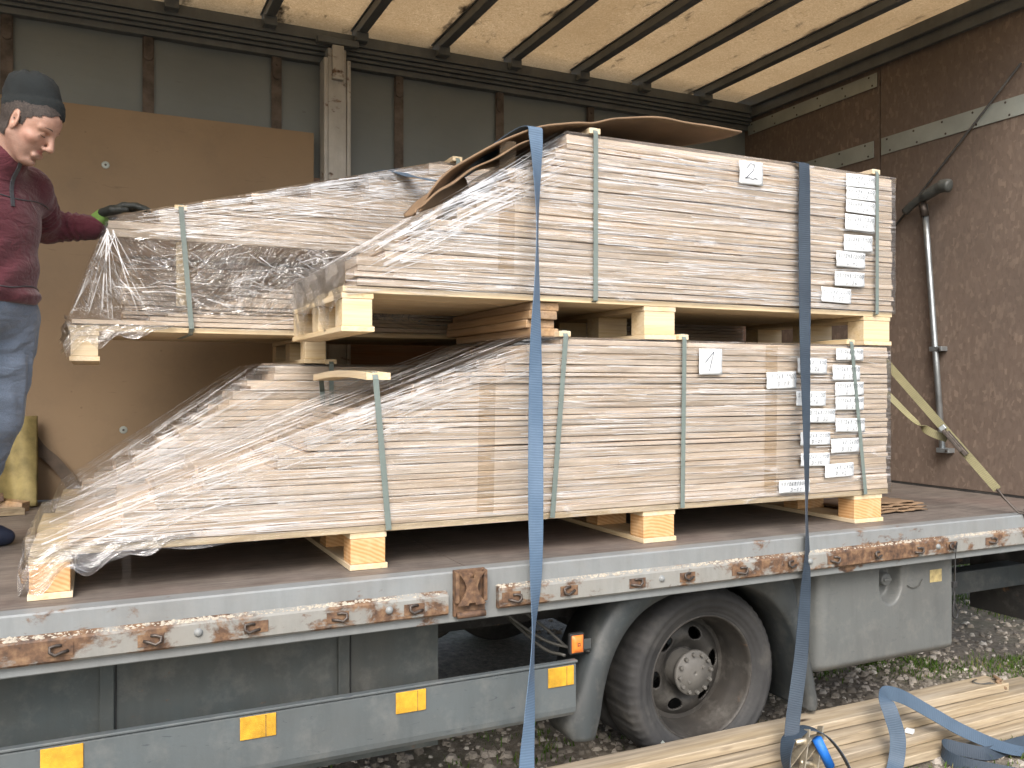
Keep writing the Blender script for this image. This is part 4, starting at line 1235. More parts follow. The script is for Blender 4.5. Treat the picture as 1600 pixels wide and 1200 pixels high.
s2 = ribbon(path, turn(0, 0, 0, 0, 0, -8, -8, 2, 16, 30, 39, 30, 5, -15, -20, -20), .054, .0022).build('lashing_strap', 'bluedark', None, True)
tag(s2, 'dark blue lashing strap running down to the ratchet on the planks', 'strap', 'blue lashing straps')

# ratchet buckle lying on the planks
rt = tag(empty('ratchet_buckle', (2.28, 2.38, -.74)), 'steel ratchet buckle with bright blue sleeve lying on the planks', 'ratchet')
def rot_box(name, mat, par, c, size, rz=0, ry=0, rx=0, bevel=.002):
    m = MB().box(-size[0] / 2, size[0] / 2, -size[1] / 2, size[1] / 2, -size[2] / 2, size[2] / 2)
    Rm = Matrix.Rotation(rz, 3, 'Z') @ Matrix.Rotation(ry, 3, 'Y') @ Matrix.Rotation(rx, 3, 'X')
    m.v = [tuple(Rm @ Vector(v) + Vector(c)) for v in m.v]
    return m.build(name, mat, par, bevel=bevel)
for s_ in (-.03, .034):
    rot_box('side_plate', 'steel', rt, (2.295 + s_, 2.37, -.735), (.004, .03, .13), 0, R(38), R(12), .001)
    rot_box('handle_plate', 'steel', rt, (2.315 + s_, 2.36, -.73), (.005, .026, .15), 0, R(30), R(-18), .001)
MB().tube([(2.25, 2.37, -.70), (2.345, 2.37, -.70)], .011, 12).build('spindle', 'steel', rt, True)
MB().tube([(2.26, 2.355, -.765), (2.335, 2.355, -.79)], .009, 12).build('cross_bar', 'steel', rt, True)
MB().tube([(2.328, 2.345, -.69), (2.372, 2.325, -.79)], [.018, .017], 14).build('blue_sleeve', 'bluebright', rt, True)
s3 = ribbon([(2.27, 2.40, -.695), (2.33, 2.40, -.672), (2.39, 2.37, -.695), (2.43, 2.33, -.755), (2.45, 2.29, -.83), (2.44, 2.22, -.885), (2.40, 2.1, -.887)], [(0, 1, 0), (0, 1, 0), (.2, 1, 0), (.3, 1, .1), (.5, .9, .1), (.8, .6, 0), (.9, .4, 0)], .052, .003).build('strap_tail', 'bluedark', rt, True)
ribbon([(2.28, 2.41, -.69), (2.23, 2.385, -.70), (2.19, 2.35, -.745), (2.17, 2.30, -.80), (2.16, 2.22, -.88)], [(0, 1, 0), (.1, 1, 0), (.3, 1, 0), (.5, 1, 0), (.6, 1, 0)], .056, .003).build('strap_tail', 'bluedark', rt, True)

# loose tail of webbing thrown over the planks
path = [(2.42, 2.21, -.880), (2.60, 2.27, -.878), (2.70, 2.325, -.845), (2.735, 2.345, -.76), (2.735, 2.375, -.68), (2.745, 2.41, -.635), (2.79, 2.44, -.628), (2.87, 2.43, -.655), (2.98, 2.40, -.72), (3.10, 2.34, -.795), (3.25, 2.26, -.86), (3.40, 2.22, -.88), (3.6, 2.2, -.88)]
wd = [(-.2, 1, 0), (-.3, .9, .2), (-.6, .7, .3), (-.75, .65, 0), (-.7, .7, .1), (-.5, .7, .5), (.1, .5, .85), (.33, .35, .75), (.33, .4, .7), (.3, .45, .65), (.2, .7, .5), (.1, 1, .1), (.1, 1, 0)]
o = ribbon(path, wd, .056, .0024).build('webbing_strap', 'blueworn', None, True)
tag(o, 'loose blue webbing draped over the end of the plank pile', 'strap')
path = [(3.60, 2.25, -.874), (3.42, 2.28, -.868), (3.28, 2.275, -.862), (3.15, 2.275, -.866), (3.06, 2.315, -.850), (3.00, 2.345, -.835), (2.965, 2.335, -.840), (2.96, 2.30, -.858), (2.99, 2.24, -.868), (3.1, 2.12, -.878)]
wd = [(.2, 1, .6), (.1, .6, .8), (.1, .5, .85), (.1, .4, .9), (.1, .3, 1), (0, .2, 1), (0, -.1, 1), (0, .1, 1), (0, .3, .9), (0, .5, .8)]
o = ribbon(path, wd, .050, .0024).build('webbing_strap', 'bluedark', None, True)
tag(o, 'looped blue webbing lying on the gravel beside the planks', 'strap')

# ------------------------------------------------------------------ planks on the ground
for (x0, x1, y0, y1, z0, z1, rot, lab) in ((1.02, 3.62, 2.525, 2.64, -.770, -.735, -.006, 'topmost weathered plank of the pile, a bundle of string at its end'),
                                    (.98, 3.86, 2.475, 2.625, -.810, -.7735, .003, 'upper middle plank of the pile on the ground beside the wheel'),
                                    (1.05, 3.92, 2.415, 2.58, -.849, -.8135, .007, 'lower middle plank of the pile, paler and standing out below the others'),
                                    (.95, 3.98, 2.36, 2.56, -.888, -.8515, .002, 'bottom plank of the pile, resting on the gravel')):
    m = MB()
    seg = 16
    cx, cy = (x0 + x1) / 2, (y0 + y1) / 2
    for i in range(seg + 1):
        x = x0 + (x1 - x0) * i / seg
        e = .0025
        j0, j1 = rnd.uniform(-.0015, .0015), rnd.uniform(-.0015, .0015)
        for y, z in ((y0, z0 + e), (y0 + e, z0), (y1 - e, z0), (y1, z0 + e), (y1, z1 - e), (y1 - e, z1), (y0 + e, z1), (y0, z1 - e)):
            m.v.append((x - cx, y - cy + (j0 if y < cy else j1) + (x - cx) * rot, z))
    for i in range(seg):
        for k in range(8):
            m.f.append((i * 8 + k, (i + 1) * 8 + k, (i + 1) * 8 + (k + 1) % 8, i * 8 + (k + 1) % 8))
    m.f += [tuple(range(8)), tuple(range(seg * 8 + 7, seg * 8 - 1, -1))]
    o = m.build('plank', 'plank', None)
    o.location = (cx, cy, 0)
    tag(o, lab, 'plank', 'planks piled on the ground')
    if z1 == -.735:
        for q in range(3):
            w = MB().tube(spline([(3.50 + .012 * q - cx, 2.60 - cy, z1 + .004), (3.47 - cx, 2.58 - cy, z1 + .006 + .003 * q), (3.49 - cx, 2.555 - cy, z1 + .004), (3.55 - cx, 2.55 - .01 * q - cy, z1 + .004)], 6), .0016, 6).build('string', 'cable', None, True)
            w.parent = o
        w = MB().tube(spline([(3.585 - cx, 2.53 - cy, z1 + .012), (3.60 - cx, 2.57 - cy, z1 + .016), (3.625 - cx, 2.545 - cy, z1 - .01), (3.60 - cx, 2.52 - cy, z1 - .02), (3.57 - cx, 2.54 - cy, z1 + .012)], 6), .008, 8).build('string', 'card', None, True)
        w.parent = o
o = rot_box('wood_chip', 'paper', None, (2.93, 2.455, -.805), (.035, .03, .014), .5, .1)
tag(o, 'small pale wood chip lying on the planks under the strap', 'chip')

# ------------------------------------------------------------------ things against the headboard
br = tag(empty('squeegee_broom', (4.19, 3.3, .2)), 'zinc tube broom standing head up against the brown headboard', 'broom')
MB().tube([(4.195, 3.30, .205), (4.195, 3.347, .77), (4.195, 3.391, 1.30), (4.195, 3.415, 1.585)], .0165, 14).build('tube_handle', 'zinc', br, True)
m = MB().tube(spline([(4.175, 3.53, 1.565), (4.165, 3.46, 1.60), (4.155, 3.38, 1.625), (4.15, 3.27, 1.655), (4.155, 3.22, 1.648)], 6), [.022] * 12 + [.03] * 6 + [.036] * 6 + [.02], 12)
m.build('broom_head', M['under'], br, True)
MB().tube([(4.185, 3.405, 1.52), (4.175, 3.415, 1.60)], .021, 12).build('head_socket', 'darksteel', br, True)
for y, z in ((3.347, .773), (3.302, .215)):
    b_ = boxo('tube_bracket', 'zinc', br, 4.176, 4.2285, y - .052, y + .026, z - .012, z + .014, .003)
    MB().lathe([(0, -.005), (.006, -.004), (.007, 0)], (4.175, y - .04, z), 'x', 8).build('screw', 'darksteel', b_)

# olive lashing strap from the deck edge up over the rear pack
ys = tag(empty('ratchet_strap', (3.69, 2.54, 0)), 'olive yellow ratchet strap hooked at the deck edge, rising behind the packs', 'strap')
A, C = Vector((3.69, 2.545, .03)), Vector((3.045, 3.58, 1.54))
P = lambda t, o=(0, 0, 0): tuple(A.lerp(C, t) + Vector(o))
wy = (C - A).cross(Vector((.82, .57, -.1))).normalized()
ribbon([P(.05), P(.2), P(.5), P(.85), P(1.0), (2.9, 3.75, 1.552), (2.6, 4.1, 1.553)], [tuple(wy)] * 4 + [(.8, .6, 0)] * 3, .036, .0022).build('webbing', 'yellow', ys, True)
ribbon([P(.21, (-.01, 0, -.02)), P(.25, (-.025, .02, -.05)), P(.31, (-.03, .02, -.08)), P(.42, (-.04, .02, -.10)), P(.55, (-.05, .03, -.14)), P(.75, (-.05, .03, -.16))], [tuple(wy), tuple(wy), (.6, .5, .8), (.3, .4, .9), (.7, .6, .3), (.7, .6, .1)], .036, .0022).build('webbing', 'yellow', ys, True)
dirA = (C - A).normalized()
def along(name, mat, t, size, off=(0, 0, 0), bevel=.002):
    q = dirA.to_track_quat('Z', 'X').to_matrix()
    m = MB().box(-size[0] / 2, size[0] / 2, -size[1] / 2, size[1] / 2, -size[2] / 2, size[2] / 2)
    c = A.lerp(C, t) + Vector(off)
    m.v = [tuple(q @ Vector(v) + c) for v in m.v]
    return m.build(name, mat, ys, bevel=bevel)
along('ratchet_frame', 'darksteel', .185, (.018, .062, .13), (-.022, -.018, 0))
along('ratchet_handle', 'darksteel', .20, (.014, .05, .12), (-.038, -.03, -.01))
along('ratchet_spindle', 'zinc', .23, (.028, .075, .022))
for s_ in (-.014, .014):
    MB().tube(spline([P(.05, (s_ * .9, s_, 0)), P(.03, (s_, s_, -.005)), (3.70 + s_ * 1.6, 2.53 + s_, .015), (3.715 + s_ * 1.8, 2.505 + s_ * .5, .008), (3.725 + s_ * 1.8, 2.494, -.01)], 5), .0042, 8).build('claw_hook', 'darksteel', ys, True)
MB().tube([P(.05, (-.017, -.014, 0)), P(.05, (.017, .014, 0))], .0045, 8).build('claw_hook', 'darksteel', ys, True)

# a second hook lying at the edge of the frame
o = MB().tube(spline([(3.76, 2.53, .012), (3.79, 2.55, .014), (3.84, 2.545, .012), (3.85, 2.52, .012), (3.81, 2.515, .014)], 5), .009, 8).build('loose_hook', 'darksteel', None, True)
tag(o, 'dark steel hook lying on the deck edge beside the olive strap', 'hook')

# flattened cardboard under the near end of the pack
m = MB()
cbp = empty('cardboard_pile', (3.3, 2.9, 0)); tag(cbp, 'flattened torn cardboard lying on the deck beside the pallet', 'cardboard')
for k in range(4):
    m = MB()
    nx, ny = 14, 8
    def fn(u, v, k=k):
        a = rnd.uniform(-.006, .006)
        x = 2.98 + .44 * u + .02 * k * math.sin(k) + (.02 * math.sin(v * 23 + k * 2) if u > .95 else 0)
        y = 2.775 + .02 * k + .22 * v + (.010 * math.sin(u * 37 + k * 3) if v < .05 else 0) + .06 * u * v
        return (x, y, .006 + .009 * k + .006 * abs(math.sin(u * 9 + k)) * (1 - v))
    m.grid(fn, nx, ny)
    m.build('cardboard_layer', 'card', cbp, True, solid=.005)

# elastic cord with a hook hanging from the rail
bc = tag(empty('hook_cord', (3.206, 2.47, -.1)), 'thin black cord with a hook hanging from the lashing rail', 'cord')
ribbon([(3.21, 2.458, -.075), (3.206, 2.462, -.14), (3.202, 2.462, -.22), (3.200, 2.462, -.285)], [(1, .4, 0), (.8, .6, 0), (.5, .8, 0), (1, .3, 0)], .014, .003).build('cord', 'black', bc)
MB().tube(spline([(3.20, 2.462, -.28), (3.196, 2.46, -.31), (3.204, 2.46, -.335), (3.218, 2.46, -.365), (3.208, 2.46, -.388), (3.190, 2.46, -.375), (3.193, 2.46, -.33), (3.20, 2.462, -.30)], 5), .0042, 8).build('wire_hook', 'black', bc, True)
boxo('cord_buckle', 'black', bc, 3.188, 3.212, 2.456, 2.468, -.262, -.236, .002)

# ------------------------------------------------------------------ odds and ends at the far left of the deck
m = MB()
def sack(u, v):
    x = -.75 + .485 * u
    y = 4.70 - .05 * math.sin(u * 3.1) - .02 * math.sin(u * 21 + v * 2) - .03 * (1 - v) + .11 * v
    return (x + .02 * (1 - v) * (u - .5), y, .008 + (.40 - .015 * math.sin(u * 5)) * v)
m.grid(sack, 60, 20)
o = m.build('folded_sack', 'yellow_sheet', None, True, solid=.02)
tag(o, 'yellowish folded sheet standing against the tan lining behind the man', 'sheet')
for k, (c, sz, rz, ry, lab) in enumerate((((-.42, 4.40, .02), (.26, .07, .03), .35, .04, 'pale timber offcut on the deck behind the man'),
                                     ((-.36, 4.56, .03), (.16, .06, .045), -.5, .1, 'brown timber offcut against the yellow sheet'),
                                     ((-.48, 4.55, .058), (.2, .08, .03), .1, -.1, 'rusty brown scrap lying on the offcuts'))):
    o = rot_box('wood_offcut', ('plank', 'dunnage', 'bracket')[k], None, c, sz, rz, ry)
    tag(o, lab, 'offcut')
o = ribbon([(-.30, 4.845, .34), (-.25, 4.84, .26), (-.19, 4.84, .20), (-.13, 4.83, .12), (-.08, 4.80, .03), (-.02, 4.75, .006)], [(.4, 0, 1), (.5, .1, .9), (.6, .1, .8), (.5, .1, .9), (.5, .5, .7), (.3, .9, .1)], .055, .003).build('brown_strap', 'brownstrap', None, True)
tag(o, 'limp brown strap hanging down the tan lining', 'strap')

# ------------------------------------------------------------------ gravel and grass
def scatter_zone(r_):
    if r_.random() < .65:
        return r_.uniform(2.3, 7.5), r_.uniform(1.7, 7.0)
    return r_.uniform(.2, 4.2), r_.uniform(1.5, 3.6)
def gz(x, y):
    return GZ + .012 * math.sin(x * 3.1 + y * 1.7) * math.sin(y * 2.3 - x) - .012
rr = random.Random(77)
st_v, st_f = [], []
for _ in range(15000):
    x, y = scatter_zone(rr)
    if .9 < x < 4.02 and 2.36 < y < 2.66: continue
    s_ = rr.choice((.005, .006, .008, .010, .014, .02)) * rr.uniform(.7, 1.4)
    if (x - 2.1) ** 2 < .02 and 2.6 < y < 2.95: continue
    c = Vector((x, y, gz(x, y) + s_ * .15))
    k = len(st_v)
    nv = 5
    a0 = rr.uniform(0, 6)
    for q in range(nv):
        t = a0 + 6.283 * q / nv
        st_v.append(tuple(c + Vector((math.cos(t) * s_ * rr.uniform(.7, 1.4), math.sin(t) * s_ * rr.uniform(.7, 1.4), -s_ * .25))))
    for q in range(nv):
        t = a0 + 6.283 * (q + .4) / nv
        st_v.append(tuple(c + Vector((math.cos(t) * s_ * .62, math.sin(t) * s_ * .62, s_ * rr.uniform(.3, .65)))))
    for q in range(nv):
        st_f += [(k + q, k + (q + 1) % nv, k + nv + q), (k + (q + 1) % nv, k + nv + (q + 1) % nv, k + nv + q)]
    st_f.append(tuple(k + nv + q for q in range(nv)))
m = MB(); m.v, m.f = st_v, st_f
o = m.build('gravel', 'stone', None)
o['kind'] = 'stuff'; o['label'] = 'loose grey gravel scattered over the muddy ground'; o['category'] = 'gravel'
gr_v, gr_f = [], []
for _g in range(6000):
    x, y = scatter_zone(rr) if _g < 4200 else (rr.uniform(3.3, 6.6), rr.uniform(2.7, 5.6))
    if math.sin(x * 2.1 + 1) * math.sin(y * 2.7 + x) + .6 * math.sin(x * 7 + y * 5) * math.sin(y * 9 - x * 3) < -.05: continue
    if .9 < x < 4.02 and 2.34 < y < 2.68: continue
    if (x < 3.0 and y > 2.7) and rr.random() < .8: continue
    for b in range(rr.randint(9, 20)):
        bx, by = x + rr.gauss(0, .045), y + rr.gauss(0, .045)
        h = rr.uniform(.012, .042) * (.8 if _g > 4200 else 1); w = rr.uniform(.0018, .0040); t = rr.uniform(0, 6.283)
        lx, ly = math.cos(t) * h * rr.uniform(.2, 1.0), math.sin(t) * h * rr.uniform(.2, 1.0)
        px, py = -math.sin(t) * w, math.cos(t) * w
        z = gz(bx, by) - .003
        k = len(gr_v)
        gr_v += [(bx - px, by - py, z), (bx + px, by + py, z), (bx + lx * .5 + px * .7, by + ly * .5 + py * .7, z + h * .75), (bx + lx * .5 - px * .7, by + ly * .5 - py * .7, z + h * .75), (bx + lx, by + ly, z + h)]
        gr_f += [(k, k + 1, k + 2, k + 3), (k + 3, k + 2, k + 4)]
m = MB(); m.v, m.f = gr_v, gr_f
o = m.build('grass', 'grass', None)
o['kind'] = 'stuff'; o['label'] = 'short green grass tufts growing through the gravel'; o['category'] = 'grass'

# ------------------------------------------------------------------ the man on the deck
class SDF:
    """soft-blended solids sampled on a grid and skinned with surface nets"""
    def __init__(s, lo, hi, h):
        s.lo, s.h = np.array(lo, float), h
        n = np.ceil((np.array(hi) - s.lo) / h).astype(int) + 1
        ax = [s.lo[i] + h * np.arange(n[i]) for i in range(3)]
        s.P = np.stack(np.meshgrid(*ax, indexing='ij'), -1)
        s.d = np.full(n, 1e3)
    def _u(s, e, k):
        if k <= 0: s.d = np.minimum(s.d, e); return
        hh = np.clip(.5 + .5 * (s.d - e) / k, 0, 1)
        s.d = s.d * (1 - hh) + e * hh - k * hh * (1 - hh)
    def _s(s, e, k):
        hh = np.clip(.5 - .5 * (s.d + e) / k, 0, 1)
        s.d = s.d * (1 - hh) - e * hh + k * hh * (1 - hh)
    def cap(s, a, b, ra, rb, k=.01, sub=False, wav=None):
        a, b = np.array(a, float), np.array(b, float)
        ab = b - a
        t = np.clip(((s.P - a) @ ab) / max(1e-9, ab @ ab), 0, 1)
        q = s.P - (a + t[..., None] * ab)
        r_ = ra + (rb - ra) * t
        if wav: r_ = r_ + wav[0] * np.sin(t * wav[1] + wav[2] + 9 * s.P[..., 2] + 5 * np.sin(s.P[..., 1] * 40)) * np.sin(t * 3.1416)
        (s._s if sub else s._u)(np.sqrt((q * q).sum(-1)) - r_, k)
    def ell(s, c, r_, k=.01, sub=False, rot=None):
        q = s.P - np.array(c, float)
        if rot is not None: q = q @ np.array(rot)
        r_ = np.array(r_, float)
        k0 = np.sqrt(((q / r_) ** 2).sum(-1)); k1 = np.sqrt(((q / r_ ** 2) ** 2).sum(-1)) + 1e-9
        (s._s if sub else s._u)(k0 * (k0 - 1) / k1, k)
    def cut(s, n, off):      # keep the side where P.n < off
        n = np.array(n, float)
        s.d = np.maximum(s.d, s.P @ n - off)
    def mesh(s, name):
        d = s.d; nx, ny, nz = d.shape
        acc = np.zeros((nx - 1, ny - 1, nz - 1, 3)); cnt = np.zeros((nx - 1, ny - 1, nz - 1))
        cs = [(i, j, k) for i in (0, 1) for j in (0, 1) for k in (0, 1)]
        for a in cs:
            for b in cs:
                if b > a and sum(abs(p - q) for p, q in zip(a, b)) == 1:
                    da = d[a[0]:nx - 1 + a[0], a[1]:ny - 1 + a[1], a[2]:nz - 1 + a[2]]
                    db = d[b[0]:nx - 1 + b[0], b[1]:ny - 1 + b[1], b[2]:nz - 1 + b[2]]
                    m_ = (da < 0) != (db < 0)
                    t = np.where(m_, da / np.where(np.abs(da - db) < 1e-12, 1, da - db), 0)
                    for q in range(3):
                        acc[..., q] += np.where(m_, a[q] + t * (b[q] - a[q]), 0)
                    cnt += m_
        act = cnt > 0
        idx = np.full(cnt.shape, -1); idx[act] = np.arange(act.sum())
        ijk = np.argwhere(act)
        V = s.lo + s.h * (ijk + acc[act] / cnt[act][:, None])
        F = []
        for ax in range(3):
            a1, a2 = (ax + 1) % 3, (ax + 2) % 3
            sl0 = [slice(None)] * 3; sl1 = [slice(None)] * 3
            sl0[ax] = slice(0, -1); sl1[ax] = slice(1, None)
            A, B = d[tuple(sl0)], d[tuple(sl1)]
            e = np.argwhere((A < 0) != (B < 0))
            e = e[(e[:, a1] > 0) & (e[:, a2] > 0) & (e[:, a1] < d.shape[a1] - 1) & (e[:, a2] < d.shape[a2] - 1)]
            inside = A[tuple(e.T)] < 0
            def ci(o1, o2):
                q = e.copy(); q[:, a1] += o1; q[:, a2] += o2
                return idx[tuple(q.T)]
            quad = np.stack([ci(-1, -1), ci(0, -1), ci(0, 0), ci(-1, 0)], -1)
            quad[~inside] = quad[~inside][:, ::-1]
            F.append(quad)
        F = np.concatenate(F); F = F[(F >= 0).all(1)]
        me = bpy.data.meshes.new(name)
        me.from_pydata(V.tolist(), [], F.tolist())
        return me

man = tag(empty('person', (-.38, 3.4, 0)), 'man in dark beanie and maroon fleece on the deck, gloved hand on the rear pack', 'person')
def mpart(name, me, mat, parent=man, smooth=True):
    return link(name, me, parent, mat, smooth)

HM = Matrix.Translation((-.196, 3.14, 1.398)) @ Matrix.Rotation(R(-24), 4, 'Z') @ Matrix.Rotation(R(36), 4, 'Y') @ Matrix.Rotation(R(4), 4, 'X') @ Matrix.Scale(.86, 4)
HI = HM.inverted()
L = lambda p: tuple(HI @ Vector(p))
h = SDF((-.19, -.13, -.22), (.15, .13, .15), .0035)
h.ell((-.012, 0, .035), (.100, .077, .092), .01)
h.ell((.030, 0, -.030), (.066, .060, .086), .03)
h.ell((.048, 0, .045), (.050, .058, .05), .03)
for q in (-1, 1):
    h.cap((.0, q * .055, -.045), (.062, q * .022, -.108), .020, .016, .025)
    h.ell((.060, q * .042, -.018), (.024, .022, .018), .022)
    h.cap((.089, q * .012, .030), (.074, q * .050, .030), .0105, .009, .012)
h.ell((.078, 0, -.106), (.020, .022, .017), .02)
for q in (-1, 1):
    h.ell((.094, q * .031, .010), (.014, .020, .011), .012, True)
    h.ell((.075, q * .032, .010), (.0155, .0165, .0125), .004)
    h.cap((.0885, q * .018, .0015), (.080, q * .046, .0005), .0042, .0035, .005)
h.cap((.089, 0, .030), (.119, 0, -.024), .0085, .0125, .012)
h.ell((.116, 0, -.030), (.012, .013, .010), .008)
for q in (-1, 1):
    h.ell((.105, q * .0125, -.035), (.0105, .0075, .008), .005)
h.cap((.092, -.020, -.073), (.092, .020, -.073), .009, .009, .012)
h.cap((.0945, -.012, -.0668), (.0945, .012, -.0668), .0050, .0050, .008)
h.cap((.0920, -.012, -.0792), (.0920, .012, -.0792), .0055, .0055, .008)
h.cap((.104, -.021, -.0728), (.104, .021, -.0728), .0022, .0022, .004, True)
h.ell((.093, 0, -.092), (.008, .016, .004), .006, True)
for q in (-1, 1):
    er = np.array(Matrix.Rotation(R(-12), 3, 'Y') @ Matrix.Rotation(R(q * 22), 3, 'Z'))
    h.ell((-.006, q * .077, .0), (.022, .007, .037), .006, rot=er)
    h.ell((-.002, q * .084, .003), (.010, .0055, .018), .004, True, rot=er)
    h.ell((.009, q * .079, -.006), (.005, .005, .008), .004)
nb = L((-.262, 3.20, 1.30)); nc = L((-.33, 3.27, 1.22))
h.cap(L((-.235, 3.165, 1.37)), nb, .058, .060, .03)
h.cap(nb, nc, .060, .075, .03)
bm_me = h.mesh('body')
body = mpart('body', bm_me, 'skin')
body.matrix_basis = HM
def bchild(name, me, mat, smooth=True):
    me.materials.append(M[mat])
    if smooth: me.polygons.foreach_set('use_smooth', [True] * len(me.polygons))
    o = bpy.data.objects.new(name, me); COL.objects.link(o); o.parent = body
    return o
# cropped hair: a thin shell over the scalp
bm_me.update()
vn = [v.normal.copy() for v in bm_me.vertices]
def is_hair(c):
    x, y, z = c
    if abs(y) > .0785 and -.03 < x < .018: return False
    line = .048 + .010 * math.sin(y * 60)
    if x > .078: return False
    if x > .024: return z > .028 + (x - .024) * .95 + .004 * math.sin(z * 300)
    if x > -.012: return z > -.002 + .0 * x
    return z > -.070 and x > -.13
ids = {}; hv, hf = [], []
for p in bm_me.polygons:
    if is_hair(p.center):
        f = []
        for vi in p.vertices:
            if vi not in ids:
                ids[vi] = len(hv)
                n_ = vn[vi]
                hv.append(tuple(bm_me.vertices[vi].co + n_ * (.0022 + rnd.uniform(0, .0012))))
            f.append(ids[vi])
        hf.append(tuple(f))
me = bpy.data.meshes.new('hair'); me.from_pydata(hv, [], hf)
bchild('hair', me, 'hair')
for q in (-1, 1):
    t = MB().tube(spline([(.1000, q * .014, .033), (.0965, q * .028, .0385), (.0845, q * .050, .036)], 5), [.0012, .0020, .0024, .0026, .0026, .0026, .0024, .0022, .0018, .0014, .0008], 6)
    me = bpy.data.meshes.new('eyebrow'); me.from_pydata(t.v, [], t.f); bchild('eyebrow', me, 'brow')
    t = MB().tube(spline([(.0895, q * .0195, .0035), (.0912, q * .031, .0020), (.0835, q * .0455, .0045)], 5), .0011, 5)
    me = bpy.data.meshes.new('eyelash'); me.from_pydata(t.v, [], t.f); bchild('eyelash', me, 'hair')

# beanie
m = MB()
prof = [(.96, 1.440), (1.0, 1.428), (1.045, 1.431), (1.055, 1.448), (1.045, 1.470), (1.02, 1.4835), (.985, 1.486), (.975, 1.494), (.955, 1.510), (.88, 1.535), (.74, 1.555), (.52, 1.570), (.25, 1.577), (.02, 1.578)]
seg = 72
for k in range(seg):
    t = 2 * math.pi * k / seg
    for r_, z in prof:
        f_ = (z - 1.428) / .15
        a = (.088 * r_) * math.cos(t); b = (.077 * r_) * math.sin(t)
        wob = 1 + .012 * math.sin(t * 5 + z * 60) + .010 * math.sin(t * 3 + z * 90)
        a, b = a * wob - .010 * f_ ** 2, b * wob
        ca, sa = math.cos(R(-24)), math.sin(R(-24))
        zt_ = 1.432 + (z - 1.428) * .90 - .024 * (1 - math.sin(t)) * .5 * (1 - ss(.15, .7, f_)) - .006 * (1 - ss(.1, .6, f_)) * math.cos(t) + .004 * math.sin(t * 7 + z * 40) * ss(.3, .8, f_)
        m.v.append((-.181 + a * ca - b * sa, 3.146 + a * sa + b * ca, zt_))
n = len(prof)
m.f = [(k * n + i, ((k + 1) % seg) * n + i, ((k + 1) % seg) * n + i + 1, k * n + i + 1) for k in range(seg) for i in range(n - 1)]
m.build('beanie', 'hat', man, True)

# fleece
w = SDF((-.68, 2.88, .80), (.06, 3.76, 1.40), .0085)
fd = Vector((.707, -.707, 0)); ld = Vector((.707, .707, 0))
rot = np.array([[fd.x, ld.x, 0], [fd.y, ld.y, 0], [0, 0, 1]])
w.ell((-.330, 3.285, 1.12), (.138, .185, .21), .03, rot=rot)
w.ell((-.335, 3.305, .93), (.140, .178, .20), .05, rot=rot)
w.cap((-.22, 3.375, 1.245), (-.44, 3.165, 1.25), .075, .075, .05)
w.cap((-.34, 3.27, 1.22), (-.268, 3.205, 1.302), .088, .072, .04)
w.cap((-.205, 3.39, 1.235), (-.165, 3.59, 1.15), .072, .058, .03, wav=(.006, 34, 0))
w.cap((-.165, 3.59, 1.155), (-.012, 3.575, 1.158), .058, .045, .02, wav=(.0065, 40, 1))
w.cap((-.455, 3.15, 1.245), (-.545, 3.07, 1.0), .068, .052, .03, wav=(.004, 40, 0))
w.cap((-.545, 3.07, 1.0), (-.50, 2.96, .84), .052, .042, .02, wav=(.004, 40, 0))
w.d += .0055 * np.sin(w.P[..., 2] * 55 + 6 * np.sin(w.P[..., 0] * 11) + 4 * w.P[..., 1]) * np.clip((1.12 - w.P[..., 2]) / .2, 0, 1)
w.d -= .010 * np.exp(-((w.P[..., 2] - .872) / .018) ** 2)
w.cut((0, 0, -1), -.843)
fl = mpart('fleece_jumper', w.mesh('fleece_jumper'), 'fleece')
from mathutils.bvhtree import BVHTree
bv = BVHTree.FromPolygons([v.co.copy() for v in fl.data.vertices], [tuple(p.vertices) for p in fl.data.polygons])
zp = []
for i in range(12):
    z = 1.145 + .175 * i / 11
    o_ = Vector((-.335, 3.275, z)) + fd * .5
    hit = bv.ray_cast(o_, -fd)[0]
    if hit: zp.append(hit + fd * .002)
if len(zp) > 2:
    ribbon(zp, [tuple(ld)] * len(zp), .013, .003, 3).build('zip', 'zip', fl)

for zz_, a0, a1, nm in ((1.178, -75, 95, 'chest_seam'), (.895, -80, 80, 'hem_seam')):
    sp = []
    for i in range(22):
        an = R(-45 + a0 + (a1 - a0) * i / 21)
        dv = Vector((math.cos(an), math.sin(an), 0))
        hit = bv.ray_cast(Vector((-.335, 3.29, zz_ + .006 * math.sin(i * .5))) + dv * .45, -dv)[0]
        if hit and (hit - Vector((-.335, 3.29, zz_))).length < .21: sp.append(hit + dv * .0005)
    if len(sp) > 3: MB().tube(sp, .0022, 6).build(nm, 'zip', fl, True)

